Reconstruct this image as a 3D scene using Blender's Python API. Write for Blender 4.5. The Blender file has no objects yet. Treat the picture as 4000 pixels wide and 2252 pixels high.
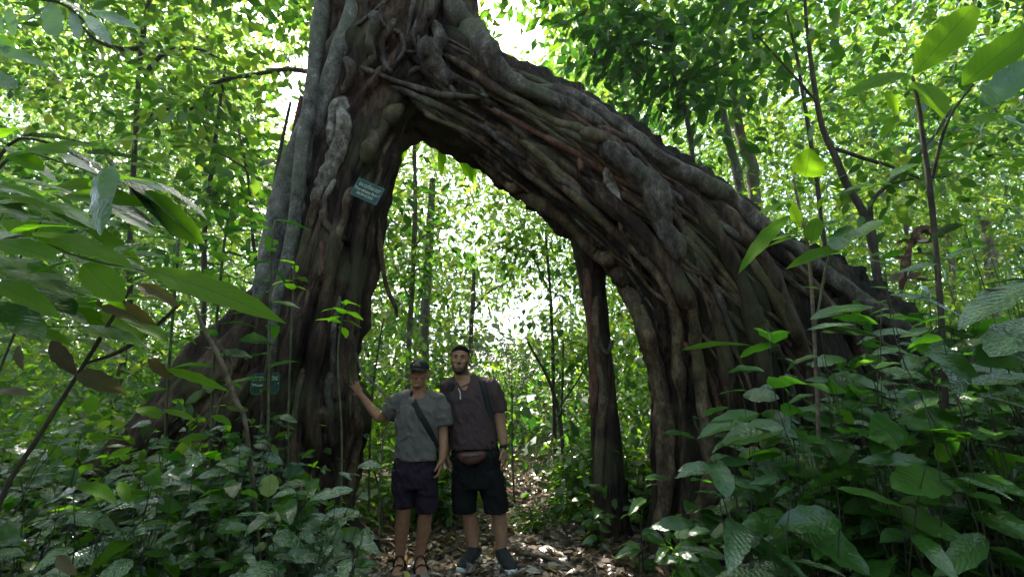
import bpy, bmesh, math, random
import numpy as np
from mathutils import Vector, Matrix, noise
from mathutils.bvhtree import BVHTree

random.seed(7)
rng = np.random.default_rng(11)
scene = bpy.context.scene
COL = scene.collection
R = math.radians

# ------------------------------------------------------------------ camera, sky, sun, exposure
F = 1678.0                      # focal length in pixels of the 4000 px wide picture
PITCH = R(15.0)
CAMZ = 1.268
cam_data = bpy.data.cameras.new('camera')
cam = bpy.data.objects.new('camera', cam_data)
COL.objects.link(cam)
cam.location = (0, 0, CAMZ)
cam.rotation_euler = (R(90) + PITCH, 0, 0)
cam_data.sensor_width = 36
cam_data.lens = 36 * F / 4000
cam_data.clip_start = 0.05
cam_data.clip_end = 1000
scene.camera = cam

SUN_EL, SUN_AZ = R(56), R(-24)   # the sun stands in front of the camera, to the left, behind the canopy
world = bpy.data.worlds.new('World')
scene.world = world
world.use_nodes = True
wn = world.node_tree
wn.nodes.clear()
sky = wn.nodes.new('ShaderNodeTexSky')
sky.sky_type = 'NISHITA'
sky.sun_disc = False
sky.sun_elevation = SUN_EL
sky.sun_rotation = SUN_AZ
sky.air_density = 1.0
sky.dust_density = 3.5
sky.ozone_density = 0.6
bg = wn.nodes.new('ShaderNodeBackground')
bg.inputs['Strength'].default_value = 0.15
wo = wn.nodes.new('ShaderNodeOutputWorld')
wn.links.new(sky.outputs[0], bg.inputs['Color'])
wn.links.new(bg.outputs[0], wo.inputs['Surface'])

sun_data = bpy.data.lights.new('sun', 'SUN')
sun_data.energy = 4.6
sun_data.angle = R(0.6)
sun_data.color = (1.0, 0.95, 0.84)
sun = bpy.data.objects.new('sun', sun_data)
COL.objects.link(sun)
sdir = Vector((math.sin(SUN_AZ) * math.cos(SUN_EL), math.cos(SUN_AZ) * math.cos(SUN_EL), math.sin(SUN_EL)))
sun.rotation_euler = sdir.to_track_quat('Z', 'Y').to_euler()
sun.location = (-6, 12, 18)

scene.view_settings.view_transform = 'Standard'
scene.view_settings.look = 'None'
scene.view_settings.gamma = 1
scene.view_settings.exposure = 2.3
cy = scene.cycles
cy.max_bounces = 8
cy.diffuse_bounces = 4
cy.glossy_bounces = 2
cy.transmission_bounces = 4
cy.transparent_max_bounces = 4
cy.caustics_reflective = False
cy.caustics_refractive = False
cy.sample_clamp_indirect = 6
cy.use_denoising = True
scene.render.use_persistent_data = False

# ------------------------------------------------------------------ pixel -> place helpers
CP, SP = math.cos(PITCH), math.sin(PITCH)
CAM = np.array([0, 0, CAMZ])

def ray(px, py):
    u, v = (px - 2000) / F, (1126 - py) / F
    return np.array([u, CP - v * SP, SP + v * CP])

def at(px, py, Y):
    d = ray(px, py)
    return CAM + d * (Y / d[1])

def depth(p):
    return p[1] * CP + (p[2] - CAMZ) * SP

def px2m(rpx, p):
    return rpx / F * depth(p)

def project(P):
    P = np.asarray(P, float)
    zc = P[..., 1] * CP + (P[..., 2] - CAMZ) * SP
    yc = -P[..., 1] * SP + (P[..., 2] - CAMZ) * CP
    zc = np.where(np.abs(zc) < 1e-6, 1e-6, zc)
    return 2000 + P[..., 0] / zc * F, 1126 - yc / zc * F, zc

# ------------------------------------------------------------------ object helpers
def tag(o, label=None, cat=None, group=None, kind=None):
    if label: o['label'] = label
    if cat: o['category'] = cat
    if group: o['group'] = group
    if kind: o['kind'] = kind
    return o

def empty(name, loc, label, cat, group=None):
    o = bpy.data.objects.new(name, None)
    o.empty_display_size = 0.2
    COL.objects.link(o)
    o.location = tuple(float(a) for a in loc)
    return tag(o, label, cat, group)

def link_mesh(name, me, mat=None, parent=None, smooth=True):
    o = bpy.data.objects.new(name, me)
    COL.objects.link(o)
    if mat is not None:
        for m in (mat if isinstance(mat, (list, tuple)) else [mat]):
            me.materials.append(m)
    if smooth and len(me.polygons):
        me.polygons.foreach_set('use_smooth', np.ones(len(me.polygons), bool))
    if parent is not None:
        o.parent = parent
        o.matrix_parent_inverse = Matrix.Translation(-Vector(parent.location))
    return o

class MB:
    """collects vertices and faces of ONE mesh"""
    def __init__(s): s.v = []; s.f = []; s.m = []
    def add(s, vs, fs, mi=0):
        b = len(s.v)
        s.v += [tuple(map(float, p)) for p in vs]
        s.f += [tuple(b + i for i in f) for f in fs]
        s.m += [mi] * len(fs)
        return b
    def ellipsoid(s, c, r, Rm=None, nu=20, nv=12, mi=0):
        c = np.array(c, float); vs = []
        for j in range(nv + 1):
            th = math.pi * j / nv
            for i in range(nu):
                ph = 2 * math.pi * i / nu
                p = np.array([r[0] * math.sin(th) * math.cos(ph), r[1] * math.sin(th) * math.sin(ph), r[2] * math.cos(th)])
                if Rm is not None: p = Rm @ p
                vs.append(c + p)
        fs = [(j * nu + i, j * nu + (i + 1) % nu, (j + 1) * nu + (i + 1) % nu, (j + 1) * nu + i) for j in range(nv) for i in range(nu)]
        s.add(vs, fs, mi)
    def box(s, c, h, Rm=None, mi=0):
        vs = []
        for x in (-1, 1):
            for y in (-1, 1):
                for z in (-1, 1):
                    p = np.array([x * h[0], y * h[1], z * h[2]])
                    if Rm is not None: p = Rm @ p
                    vs.append(np.array(c) + p)
        s.add(vs, [(0, 1, 3, 2), (4, 6, 7, 5), (0, 4, 5, 1), (2, 3, 7, 6), (0, 2, 6, 4), (1, 5, 7, 3)], mi)
    def loft(s, pts, ra, rb=None, seg=16, ref=(0, 1, 0), cap=True, power=2.0, mi=0):
        """tube through pts; ra across the picture, rb along ref (depth)"""
        P = np.array(pts, float); n = len(P)
        ra = np.broadcast_to(np.array(ra, float), (n,)); rb = ra if rb is None else np.broadcast_to(np.array(rb, float), (n,))
        T = np.gradient(P, axis=0); T /= np.linalg.norm(T, axis=1)[:, None] + 1e-9
        ref = np.array(ref, float)
        A = np.cross(T, ref); ln = np.linalg.norm(A, axis=1)
        for k in range(n):
            if ln[k] < 0.15: A[k] = A[k - 1] if k else np.cross(T[k], (1, 0, 0.01))
        A /= np.linalg.norm(A, axis=1)[:, None]
        B = np.cross(A, T)
        t = np.arange(seg) * 2 * math.pi / seg
        c, si = np.cos(t), np.sin(t)
        c = np.sign(c) * np.abs(c) ** (2 / power); si = np.sign(si) * np.abs(si) ** (2 / power)
        V = P[:, None] + A[:, None] * (ra[:, None] * c)[..., None] + B[:, None] * (rb[:, None] * si)[..., None]
        fs = [(k * seg + i, k * seg + (i + 1) % seg, (k + 1) * seg + (i + 1) % seg, (k + 1) * seg + i) for k in range(n - 1) for i in range(seg)]
        vs = list(V.reshape(-1, 3))
        if cap:
            vs += [P[0], P[-1]]
            a, b = n * seg, n * seg + 1
            fs += [(a, (i + 1) % seg, i) for i in range(seg)]
            fs += [(b, (n - 1) * seg + i, (n - 1) * seg + (i + 1) % seg) for i in range(seg)]
        s.add(vs, fs, mi)
    def mesh(s, name):
        me = bpy.data.meshes.new(name)
        me.from_pydata(s.v, [], s.f)
        if any(s.m): me.polygons.foreach_set('material_index', s.m)
        me.update()
        return me
    def build(s, name, mat, parent=None, smooth=True):
        return link_mesh(name, s.mesh(name), mat, parent, smooth)

def spline(pts, n):
    """Catmull-Rom through rows of pts, n samples"""
    P = np.array(pts, float)
    if len(P) == 2: return P[0] + (P[1] - P[0]) * np.linspace(0, 1, n)[:, None]
    d = np.linalg.norm(np.diff(P[:, :3], axis=0), axis=1); s = np.concatenate([[0], np.cumsum(d)])
    E = np.vstack([2 * P[0] - P[1], P, 2 * P[-1] - P[-2]])
    out = []
    for t in np.linspace(0, s[-1], n):
        k = min(max(np.searchsorted(s, t) - 1, 0), len(P) - 2)
        u = (t - s[k]) / max(s[k + 1] - s[k], 1e-9)
        a, b, c, d4 = E[k], E[k + 1], E[k + 2], E[k + 3]
        out.append(0.5 * (2 * b + (c - a) * u + (2 * a - 5 * b + 4 * c - d4) * u * u + (3 * b - a - 3 * c + d4) * u ** 3))
    return np.array(out)

def bark_tube(name, pts, ra, rb=None, seg=24, n=60, ridges=0.0, k=2.0, stretch=0.6, lump=0.06, seed=0.0, fine=0.0):
    """tapered, knotted woody tube mesh: rounded ridges running along it"""
    P = np.array(pts, float)
    ra = np.array(ra, float); rb = ra if rb is None else np.array(rb, float)
    Q = spline(np.hstack([P, ra[:, None], rb[:, None]]), n)
    C, RA, RB = Q[:, :3], np.maximum(Q[:, 3], 0.002), np.maximum(Q[:, 4], 0.002)
    mb = MB()
    T = np.gradient(C, axis=0); T /= np.linalg.norm(T, axis=1)[:, None] + 1e-9
    A = np.cross(T, (0, 1, 0)); ln = np.linalg.norm(A, axis=1)
    for q in range(n):
        if ln[q] < 0.2: A[q] = A[q - 1] if q else np.array([1, 0, 0])
    A /= np.linalg.norm(A, axis=1)[:, None]; B = np.cross(A, T)
    L = np.concatenate([[0], np.cumsum(np.linalg.norm(np.diff(C, axis=0), axis=1))])
    V = []
    for q in range(n):
        for i in range(seg):
            t = 2 * math.pi * i / seg
            c, s = math.cos(t), math.sin(t)
            f = 1.0
            if ridges:
                tw = t + 0.25 * L[q]
                w = noise.noise((math.cos(tw) * k + seed, math.sin(tw) * k, L[q] * stretch))
                w2 = noise.noise((math.cos(tw) * k * 2.3 + seed + 9, math.sin(tw) * k * 2.3, L[q] * stretch * 1.6))
                f += ridges * ((1 - 2.2 * abs(w)) - 0.5) + ridges * 0.5 * ((1 - 2.2 * abs(w2)) - 0.5)
            p0 = C[q] + A[q] * c * RA[q] + B[q] * s * RB[q]
            if lump: f += lump * noise.noise((p0[0] * 3 + seed, p0[1] * 3, p0[2] * 3)) * 1.6
            if fine: f += fine * noise.noise((p0[0] * 14, p0[1] * 14, p0[2] * 7 + seed))
            V.append(C[q] + (A[q] * c * RA[q] + B[q] * s * RB[q]) * f)
    fs = [(q * seg + i, q * seg + (i + 1) % seg, (q + 1) * seg + (i + 1) % seg, (q + 1) * seg + i) for q in range(n - 1) for i in range(seg)]
    V += [C[0], C[-1]]
    fs += [(n * seg, (i + 1) % seg, i) for i in range(seg)] + [(n * seg + 1, (n - 1) * seg + i, (n - 1) * seg + (i + 1) % seg) for i in range(seg)]
    mb.add(V, fs)
    return mb

def finish(mb, name, voxel, smooth=3, noise_amp=0.0):
    """fuse the pieces of mb into one continuous surface"""
    me = mb.mesh(name + '_raw')
    o = bpy.data.objects.new(name + '_raw', me)
    COL.objects.link(o)
    md = o.modifiers.new('r', 'REMESH'); md.mode = 'VOXEL'; md.voxel_size = voxel
    if smooth:
        sm = o.modifiers.new('s', 'SMOOTH'); sm.factor = 0.5; sm.iterations = smooth
    dg = bpy.context.evaluated_depsgraph_get()
    out = bpy.data.meshes.new_from_object(o.evaluated_get(dg))
    out.name = name
    bpy.data.objects.remove(o); bpy.data.meshes.remove(me)
    return out

def bvh_of(me):
    return BVHTree.FromPolygons([v.co.copy() for v in me.vertices], [tuple(p.vertices) for p in me.polygons])

# ------------------------------------------------------------------ materials
def new_mat(name):
    m = bpy.data.materials.new(name); m.use_nodes = True
    nt = m.node_tree; nt.nodes.clear()
    out = nt.nodes.new('ShaderNodeOutputMaterial')
    return m, nt, out

def nd(nt, t, **kw):
    n = nt.nodes.new(t)
    for k, v in kw.items(): setattr(n, k, v)
    return n

def ramp(nt, stops, fac):
    r = nt.nodes.new('ShaderNodeValToRGB')
    e = r.color_ramp.elements
    while len(e) > 1: e.remove(e[0])
    e[0].position = stops[0][0]; e[0].color = (*stops[0][1], 1)
    for p, c in stops[1:]:
        x = e.new(p); x.color = (*c, 1)
    nt.links.new(fac, r.inputs['Fac'])
    return r.outputs['Color']

def math_node(nt, op, a, b=None):
    n = nt.nodes.new('ShaderNodeMath'); n.operation = op
    for i, x in enumerate((a, b)):
        if x is None: continue
        if isinstance(x, (int, float)): n.inputs[i].default_value = x
        else: nt.links.new(x, n.inputs[i])
    return n.outputs[0]

def leaf_mat(name, stops, tstops, rough=0.35, trans=0.45, spec=0.5, veins=False, bump=0.3):
    m, nt, out = new_mat(name)
    geo = nd(nt, 'ShaderNodeNewGeometry')
    col = ramp(nt, stops, geo.outputs['Random Per Island'])
    tcol = ramp(nt, tstops, geo.outputs['Random Per Island'])
    bs = nd(nt, 'ShaderNodeBsdfPrincipled')
    bs.inputs['Roughness'].default_value = rough
    bs.inputs['Specular IOR Level'].default_value = spec
    tr = nd(nt, 'ShaderNodeBsdfTranslucent')
    if veins:
        uv = nd(nt, 'ShaderNodeUVMap'); sx = nd(nt, 'ShaderNodeSeparateXYZ')
        nt.links.new(uv.outputs[0], sx.inputs[0])
        av = math_node(nt, 'ABSOLUTE', math_node(nt, 'SUBTRACT', sx.outputs['Y'], 0.5))
        ph = math_node(nt, 'SUBTRACT', math_node(nt, 'MULTIPLY', sx.outputs['X'], 11.0), math_node(nt, 'MULTIPLY', av, 5.0))
        saw = math_node(nt, 'FRACT', ph)
        side = math_node(nt, 'ABSOLUTE', math_node(nt, 'SUBTRACT', saw, 0.5))
        vein = math_node(nt, 'LESS_THAN', side, 0.055)
        mid = math_node(nt, 'LESS_THAN', av, 0.022)
        vm = math_node(nt, 'MAXIMUM', math_node(nt, 'MULTIPLY', vein, 0.5), mid)
        mx = nd(nt, 'ShaderNodeMixRGB'); mx.blend_type = 'MIX'
        nt.links.new(math_node(nt, 'MULTIPLY', vm, 0.5), mx.inputs[0]); nt.links.new(col, mx.inputs[1])
        mx.inputs[2].default_value = (0.13, 0.22, 0.06, 1)
        # blotches: spots and insect marks
        tc = nd(nt, 'ShaderNodeTexCoord'); nz = nd(nt, 'ShaderNodeTexNoise'); nz.inputs['Scale'].default_value = 30
        nt.links.new(tc.outputs['Object'], nz.inputs['Vector'])
        mul = nd(nt, 'ShaderNodeMixRGB'); mul.blend_type = 'MULTIPLY'
        mul.inputs[0].default_value = 0.6
        nt.links.new(mx.outputs[0], mul.inputs[1])
        nt.links.new(ramp(nt, [(0.3, (0.6, 0.6, 0.5)), (0.6, (1, 1, 1))], nz.outputs[0]), mul.inputs[2])
        col = mul.outputs[0]
        mt = nd(nt, 'ShaderNodeMixRGB'); mt.blend_type = 'MULTIPLY'
        nt.links.new(math_node(nt, 'MULTIPLY', vm, 0.55), mt.inputs[0]); nt.links.new(tcol, mt.inputs[1])
        mt.inputs[2].default_value = (0.35, 0.45, 0.2, 1)
        tcol = mt.outputs[0]
        bmp = nd(nt, 'ShaderNodeBump'); bmp.inputs['Strength'].default_value = bump; bmp.inputs['Distance'].default_value = 0.0035
        nz2 = nd(nt, 'ShaderNodeTexNoise'); nz2.inputs['Scale'].default_value = 55
        nt.links.new(tc.outputs['Object'], nz2.inputs['Vector'])
        bul = math_node(nt, 'MULTIPLY', side, 1.0)
        nt.links.new(math_node(nt, 'ADD', bul, math_node(nt, 'MULTIPLY', nz2.outputs[0], 2.8)), bmp.inputs['Height'])
        nt.links.new(bmp.outputs[0], bs.inputs['Normal'])
    nt.links.new(col, bs.inputs['Base Color'])
    nt.links.new(tcol, tr.inputs['Color'])
    mix = nd(nt, 'ShaderNodeMixShader'); mix.inputs[0].default_value = trans
    nt.links.new(bs.outputs[0], mix.inputs[1]); nt.links.new(tr.outputs[0], mix.inputs[2])
    nt.links.new(mix.outputs[0], out.inputs['Surface'])
    return m

def bark_mat(name, stops, scale=5.0, stretch=(1, 1, 0.35), rough=0.85, bump=0.6, moss=None, moss_amt=0.5, dist=0.03):
    m, nt, out = new_mat(name)
    tc = nd(nt, 'ShaderNodeTexCoord'); mp = nd(nt, 'ShaderNodeMapping')
    mp.inputs['Scale'].default_value = stretch
    nt.links.new(tc.outputs['Object'], mp.inputs['Vector'])
    n1 = nd(nt, 'ShaderNodeTexNoise'); n1.inputs['Scale'].default_value = scale; n1.inputs['Detail'].default_value = 8; n1.inputs['Roughness'].default_value = 0.65
    n2 = nd(nt, 'ShaderNodeTexNoise'); n2.inputs['Scale'].default_value = scale * 6; n2.inputs['Detail'].default_value = 6
    n3 = nd(nt, 'ShaderNodeTexNoise'); n3.inputs['Scale'].default_value = 1.7; n3.inputs['Detail'].default_value = 5
    nt.links.new(mp.outputs[0], n1.inputs['Vector']); nt.links.new(mp.outputs[0], n2.inputs['Vector']); nt.links.new(tc.outputs['Object'], n3.inputs['Vector'])
    mixf = math_node(nt, 'ADD', math_node(nt, 'MULTIPLY', n1.outputs[0], 0.7), math_node(nt, 'MULTIPLY', n2.outputs[0], 0.3))
    col = ramp(nt, [(0.5 + (p - 0.5) * 0.62, c) for p, c in stops], mixf)
    if moss:
        mx = nd(nt, 'ShaderNodeMixRGB')
        f = ramp(nt, [(0.52, (0, 0, 0)), (0.62, (1, 1, 1))], n3.outputs[0])
        nt.links.new(math_node(nt, 'MULTIPLY', f, moss_amt), mx.inputs[0])
        nt.links.new(col, mx.inputs[1]); mx.inputs[2].default_value = (*moss, 1)
        col = mx.outputs[0]
    bs = nd(nt, 'ShaderNodeBsdfPrincipled')
    bs.inputs['Roughness'].default_value = rough
    bs.inputs['Specular IOR Level'].default_value = 0.3
    nt.links.new(col, bs.inputs['Base Color'])
    bp = nd(nt, 'ShaderNodeBump'); bp.inputs['Strength'].default_value = bump; bp.inputs['Distance'].default_value = dist
    nt.links.new(mixf, bp.inputs['Height']); nt.links.new(bp.outputs[0], bs.inputs['Normal'])
    nt.links.new(bs.outputs[0], out.inputs['Surface'])
    return m

def plain(name, c, rough=0.6, spec=0.4, var=0.15, scale=40, bump=0.0, sub=0.0, metal=0.0):
    m, nt, out = new_mat(name)
    tc = nd(nt, 'ShaderNodeTexCoord'); nz = nd(nt, 'ShaderNodeTexNoise'); nz.inputs['Scale'].default_value = scale; nz.inputs['Detail'].default_value = 4
    nt.links.new(tc.outputs['Object'], nz.inputs['Vector'])
    a = tuple(x * (1 - var) for x in c); b = tuple(min(1, x * (1 + var)) for x in c)
    bs = nd(nt, 'ShaderNodeBsdfPrincipled')
    nt.links.new(ramp(nt, [(0.35, a), (0.65, b)], nz.outputs[0]), bs.inputs['Base Color'])
    bs.inputs['Roughness'].default_value = rough; bs.inputs['Specular IOR Level'].default_value = spec
    bs.inputs['Metallic'].default_value = metal
    if sub:
        bs.inputs['Subsurface Weight'].default_value = sub; bs.inputs['Subsurface Radius'].default_value = (0.01, 0.004, 0.002)
    if bump:
        bp = nd(nt, 'ShaderNodeBump'); bp.inputs['Strength'].default_value = bump; bp.inputs['Distance'].default_value = 0.004
        nt.links.new(nz.outputs[0], bp.inputs['Height']); nt.links.new(bp.outputs[0], bs.inputs['Normal'])
    nt.links.new(bs.outputs[0], out.inputs['Surface'])
    return m

M = {}
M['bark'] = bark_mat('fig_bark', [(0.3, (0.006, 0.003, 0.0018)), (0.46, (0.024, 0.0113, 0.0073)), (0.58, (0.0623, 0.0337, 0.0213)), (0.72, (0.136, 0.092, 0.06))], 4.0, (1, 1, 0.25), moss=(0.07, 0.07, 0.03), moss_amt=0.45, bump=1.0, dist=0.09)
M['bark_core'] = bark_mat('shade_dark_fig_bark', [(0.3, (0.0024, 0.0012, 0.0008)), (0.46, (0.0105, 0.005, 0.003)), (0.58, (0.033, 0.0174, 0.0108)), (0.72, (0.084, 0.0525, 0.0336))], 5.0, (1, 1, 0.25), moss=(0.05, 0.05, 0.02), moss_amt=0.4, bump=1.0, dist=0.09)  # near-black tone puts the shade between the roots into the colour
M['bark_grey'] = bark_mat('grey_root_bark', [(0.3, (0.0165, 0.012, 0.0097)), (0.45, (0.0475, 0.0356, 0.0293)), (0.6, (0.1, 0.0792, 0.0667)), (0.75, (0.2188, 0.1837, 0.1531))], 9.0, (1, 1, 0.5), moss=(0.10, 0.11, 0.06), moss_amt=0.5, bump=0.5, dist=0.02)
M['bark_pale'] = bark_mat('pale_root_bark', [(0.3, (0.04, 0.03, 0.024)), (0.5, (0.15, 0.122, 0.10)), (0.7, (0.36, 0.31, 0.26))], 12.0, (1, 1, 0.6), bump=0.5, dist=0.02)
M['bark_tan'] = bark_mat('tan_root_bark', [(0.3, (0.0198, 0.0108, 0.0063)), (0.5, (0.0694, 0.0416, 0.024)), (0.7, (0.1805, 0.1235, 0.0712))], 9.0, (1, 1, 0.5), moss=(0.09, 0.085, 0.04), moss_amt=0.5, bump=0.6, dist=0.02)
M['bark_red'] = bark_mat('reddish_root_bark', [(0.3, (0.033, 0.0138, 0.0088)), (0.6, (0.1318, 0.0581, 0.0349))], 12.0, (1, 1, 0.5), bump=0.4, dist=0.01)
M['liana'] = bark_mat('mottled_liana_bark', [(0.3, (0.0255, 0.0229, 0.0195)), (0.45, (0.0875, 0.0788, 0.0665)), (0.62, (0.153, 0.1395, 0.1215)), (0.72, (0.296, 0.2775, 0.2498))], 9.0, (1, 1, 0.7), moss=(0.06, 0.07, 0.035), moss_amt=0.5, bump=0.25, dist=0.01)
M['tree_bark'] = bark_mat('forest_tree_bark', [(0.3, (0.06, 0.05, 0.035)), (0.6, (0.16, 0.13, 0.10)), (0.75, (0.25, 0.22, 0.17))], 8.0, (1, 1, 0.4), moss=(0.08, 0.10, 0.04), moss_amt=0.6, bump=0.5, dist=0.02)
M['dark_bark'] = bark_mat('dark_twig_bark', [(0.3, (0.025, 0.018, 0.014)), (0.7, (0.085, 0.065, 0.05))], 14.0, bump=0.3, dist=0.01)
M['stem'] = plain('green_stem', (0.07, 0.075, 0.035), 0.6, var=0.4, scale=14)
M['dark_stem'] = plain('dark_green_stem', (0.024, 0.026, 0.013), 0.7, var=0.4, scale=14)
M['twig'] = plain('dry_twig', (0.12, 0.085, 0.06), 0.8, var=0.5, scale=20)

G = lambda *a: [(p, c) for p, c in a]
M['leaf_far'] = leaf_mat('far_canopy_leaf', G((0, (0.016, 0.05, 0.010)), (0.5, (0.035, 0.09, 0.016)), (1, (0.06, 0.125, 0.022))),
                         G((0, (0.11, 0.29, 0.012)), (0.5, (0.24, 0.45, 0.02)), (0.9, (0.40, 0.55, 0.03)), (1, (0.55, 0.6, 0.06))), 0.35, 0.5)
M['leaf_mid'] = leaf_mat('mid_canopy_leaf', G((0, (0.018, 0.05, 0.014)), (0.6, (0.04, 0.095, 0.022)), (1, (0.06, 0.12, 0.03))),
                         G((0, (0.07, 0.22, 0.012)), (0.5, (0.17, 0.40, 0.02)), (0.9, (0.30, 0.52, 0.03)), (1, (0.5, 0.6, 0.06))), 0.32, 0.42)
M['leaf_pale'] = leaf_mat('pale_canopy_leaf', G((0, (0.04, 0.085, 0.02)), (1, (0.09, 0.15, 0.04))), G((0, (0.24, 0.44, 0.02)), (1, (0.50, 0.62, 0.06))), 0.4, 0.5)
M['leaf_deep'] = leaf_mat('deep_green_leaf', G((0, (0.012, 0.04, 0.012)), (1, (0.03, 0.08, 0.02))), G((0, (0.04, 0.17, 0.012)), (1, (0.10, 0.30, 0.02))), 0.3, 0.38)
M['leaf_under'] = leaf_mat('undergrowth_leaf', G((0, (0.02, 0.055, 0.016)), (0.6, (0.04, 0.10, 0.026)), (1, (0.075, 0.14, 0.04))),
                           G((0, (0.10, 0.28, 0.012)), (0.7, (0.24, 0.50, 0.02)), (1, (0.46, 0.62, 0.04))), 0.26, 0.42, 0.6)
M['leaf_near'] = leaf_mat('glossy_near_leaf', G((0, (0.020, 0.062, 0.014)), (0.6, (0.042, 0.115, 0.022)), (0.93, (0.075, 0.16, 0.03)), (1, (0.16, 0.17, 0.04))),
                          G((0, (0.06, 0.26, 0.01)), (0.7, (0.15, 0.45, 0.02)), (1, (0.28, 0.55, 0.03))), 0.17, 0.36, 0.8, veins=True, bump=0.35)
M['leaf_bright'] = leaf_mat('lit_thin_leaf', G((0, (0.05, 0.14, 0.008)), (1, (0.09, 0.20, 0.012))),
                            G((0, (0.30, 0.72, 0.012)), (1, (0.46, 0.82, 0.02))), 0.5, 0.68, 0.1, veins=True, bump=0.2)
M['leaf_silver'] = leaf_mat('wet_shiny_leaf', G((0, (0.04, 0.085, 0.04)), (1, (0.075, 0.13, 0.06))),
                            G((0, (0.06, 0.16, 0.03)), (1, (0.10, 0.22, 0.04))), 0.15, 0.12, 1.0, veins=True, bump=0.8)
M['leaf_dead'] = leaf_mat('withered_leaf', G((0, (0.06, 0.04, 0.016)), (1, (0.11, 0.085, 0.03))),
                          G((0, (0.14, 0.08, 0.02)), (1, (0.22, 0.18, 0.03))), 0.6, 0.4, 0.3, veins=True)
M['leaf_yellow'] = leaf_mat('yellowed_leaf', G((0, (0.30, 0.36, 0.12)), (1, (0.36, 0.42, 0.15))),
                            G((0, (0.5, 0.6, 0.15)), (1, (0.5, 0.6, 0.15))), 0.5, 0.3, 0.3, veins=True)
M['litter'] = leaf_mat('fallen_leaf', G((0, (0.05, 0.03, 0.02)), (0.4, (0.085, 0.055, 0.038)), (0.7, (0.15, 0.105, 0.08)), (0.88, (0.32, 0.25, 0.21)), (0.95, (0.30, 0.14, 0.06)), (1, (0.42, 0.36, 0.08))),
                       G((0, (0.1, 0.06, 0.03)), (1, (0.3, 0.2, 0.08))), 0.3, 0.15, 0.7)

# ------------------------------------------------------------------ leaves in numpy
def outline(kind, s):
    if kind == 'lance': w = s ** 0.75 * (1 - s) ** 0.95
    elif kind == 'heart': w = s ** 0.28 * (1 - s) ** 0.8
    elif kind == 'drip': w = s ** 0.62 * (1 - s) ** 0.85
    else: w = s ** 0.7 * (1 - s) ** 0.65
    return w / w.max()

def leaf_arrays(P, D, N, L, W, droop, fold, stations, across, kind, wave=0.0):
    """vertices (n, S*A, 3) of n leaves"""
    n = len(P)
    s = np.linspace(0, 1, stations)
    w = outline(kind, np.clip(s, 0.004, 0.996)); w[0] = max(w[0], 0.05) if stations > 3 else 0.12; w[-1] = 0.02 if stations > 3 else 0.1
    v = np.linspace(-1, 1, across)
    D = D / (np.linalg.norm(D, axis=1)[:, None] + 1e-9)
    S = np.cross(N, D); S /= np.linalg.norm(S, axis=1)[:, None] + 1e-9
    N = np.cross(D, S)
    L = np.broadcast_to(L, (n,)); W = np.broadcast_to(W, (n,)); droop = np.broadcast_to(droop, (n,)); fold = np.broadcast_to(fold, (n,))
    ss = s[None, :, None]; vv = v[None, None, :]; ww = w[None, :, None]
    X = L[:, None, None] * ss * (1 - 0.25 * droop[:, None, None] ** 2 * ss) + 0 * vv
    Yv = 0.5 * W[:, None, None] * ww * vv
    Z = -droop[:, None, None] * L[:, None, None] * ss ** 2 + fold[:, None, None] * 0.5 * W[:, None, None] * ww * np.abs(vv)
    if wave:
        ph = rng.uniform(0, 6.28, n)[:, None, None]
        Z = Z + wave * W[:, None, None] * np.sin(ss * 13 + ph) * np.abs(vv) * ww + wave * 0.5 * L[:, None, None] * np.sin(ss * 4 + ph) * 0.2
        Yv = Yv * (1 + 0.09 * np.sin(ss * 27 + ph))
    V = P[:, None, None] + D[:, None, None] * X[..., None] + S[:, None, None] * Yv[..., None] + N[:, None, None] * Z[..., None]
    return V.reshape(n, -1, 3)

def leaves_mesh(name, V, stations, across, uv=False):
    n, k, _ = V.shape
    q = np.array([(a * across + b, a * across + b + 1, (a + 1) * across + b + 1, (a + 1) * across + b) for a in range(stations - 1) for b in range(across - 1)])
    faces = (q[None] + (np.arange(n) * k)[:, None, None]).reshape(-1, 4)
    me = bpy.data.meshes.new(name)
    me.vertices.add(n * k); me.vertices.foreach_set('co', V.reshape(-1).astype(np.float32))
    me.loops.add(faces.size); me.loops.foreach_set('vertex_index', faces.reshape(-1).astype(np.int32))
    me.polygons.add(len(faces)); me.polygons.foreach_set('loop_start', np.arange(len(faces), dtype=np.int32) * 4)
    me.update(calc_edges=True)
    if uv:
        s = np.linspace(0, 1, stations); v = np.linspace(0, 1, across)
        base = np.stack(np.meshgrid(s, v, indexing='ij'), -1).reshape(-1, 2)
        u = me.uv_layers.new(name='UVMap')
        u.data.foreach_set('uv', np.tile(base, (n, 1))[faces.reshape(-1)].reshape(-1).astype(np.float32))
    return me

def rand_dirs(n, flat=0.5):
    d = rng.normal(size=(n, 3)); d[:, 2] *= flat
    return d / np.linalg.norm(d, axis=1)[:, None]

def cloud_leaves(centers, per, spread, size, aspect=0.45, kind='oval', stations=3, across=2, up=0.9, jitter=0.35):
    """leaf sprays: around every centre a flattish spray of leaves"""
    C = np.repeat(np.asarray(centers), per, axis=0); n = len(C)
    sp = np.repeat(np.broadcast_to(spread, (len(centers),)), per)
    sz = np.repeat(np.broadcast_to(size, (len(centers),)), per) * rng.uniform(0.6, 1.3, n)
    off = rng.normal(size=(n, 3)) * sp[:, None] * np.array([1, 1, 0.55])
    P = C + off
    D = off / (np.linalg.norm(off, axis=1)[:, None] + 1e-6) + rand_dirs(n, 0.5) * 0.9 + np.array([0, 0, -0.35])
    N = np.tile([0, 0, up], (n, 1)) + rng.normal(size=(n, 3)) * jitter
    return leaf_arrays(P, D, N, sz, sz * aspect * rng.uniform(0.8, 1.2, n), rng.uniform(0.0, 0.35, n), rng.uniform(0.0, 0.3, n), stations, across, kind)

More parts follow.
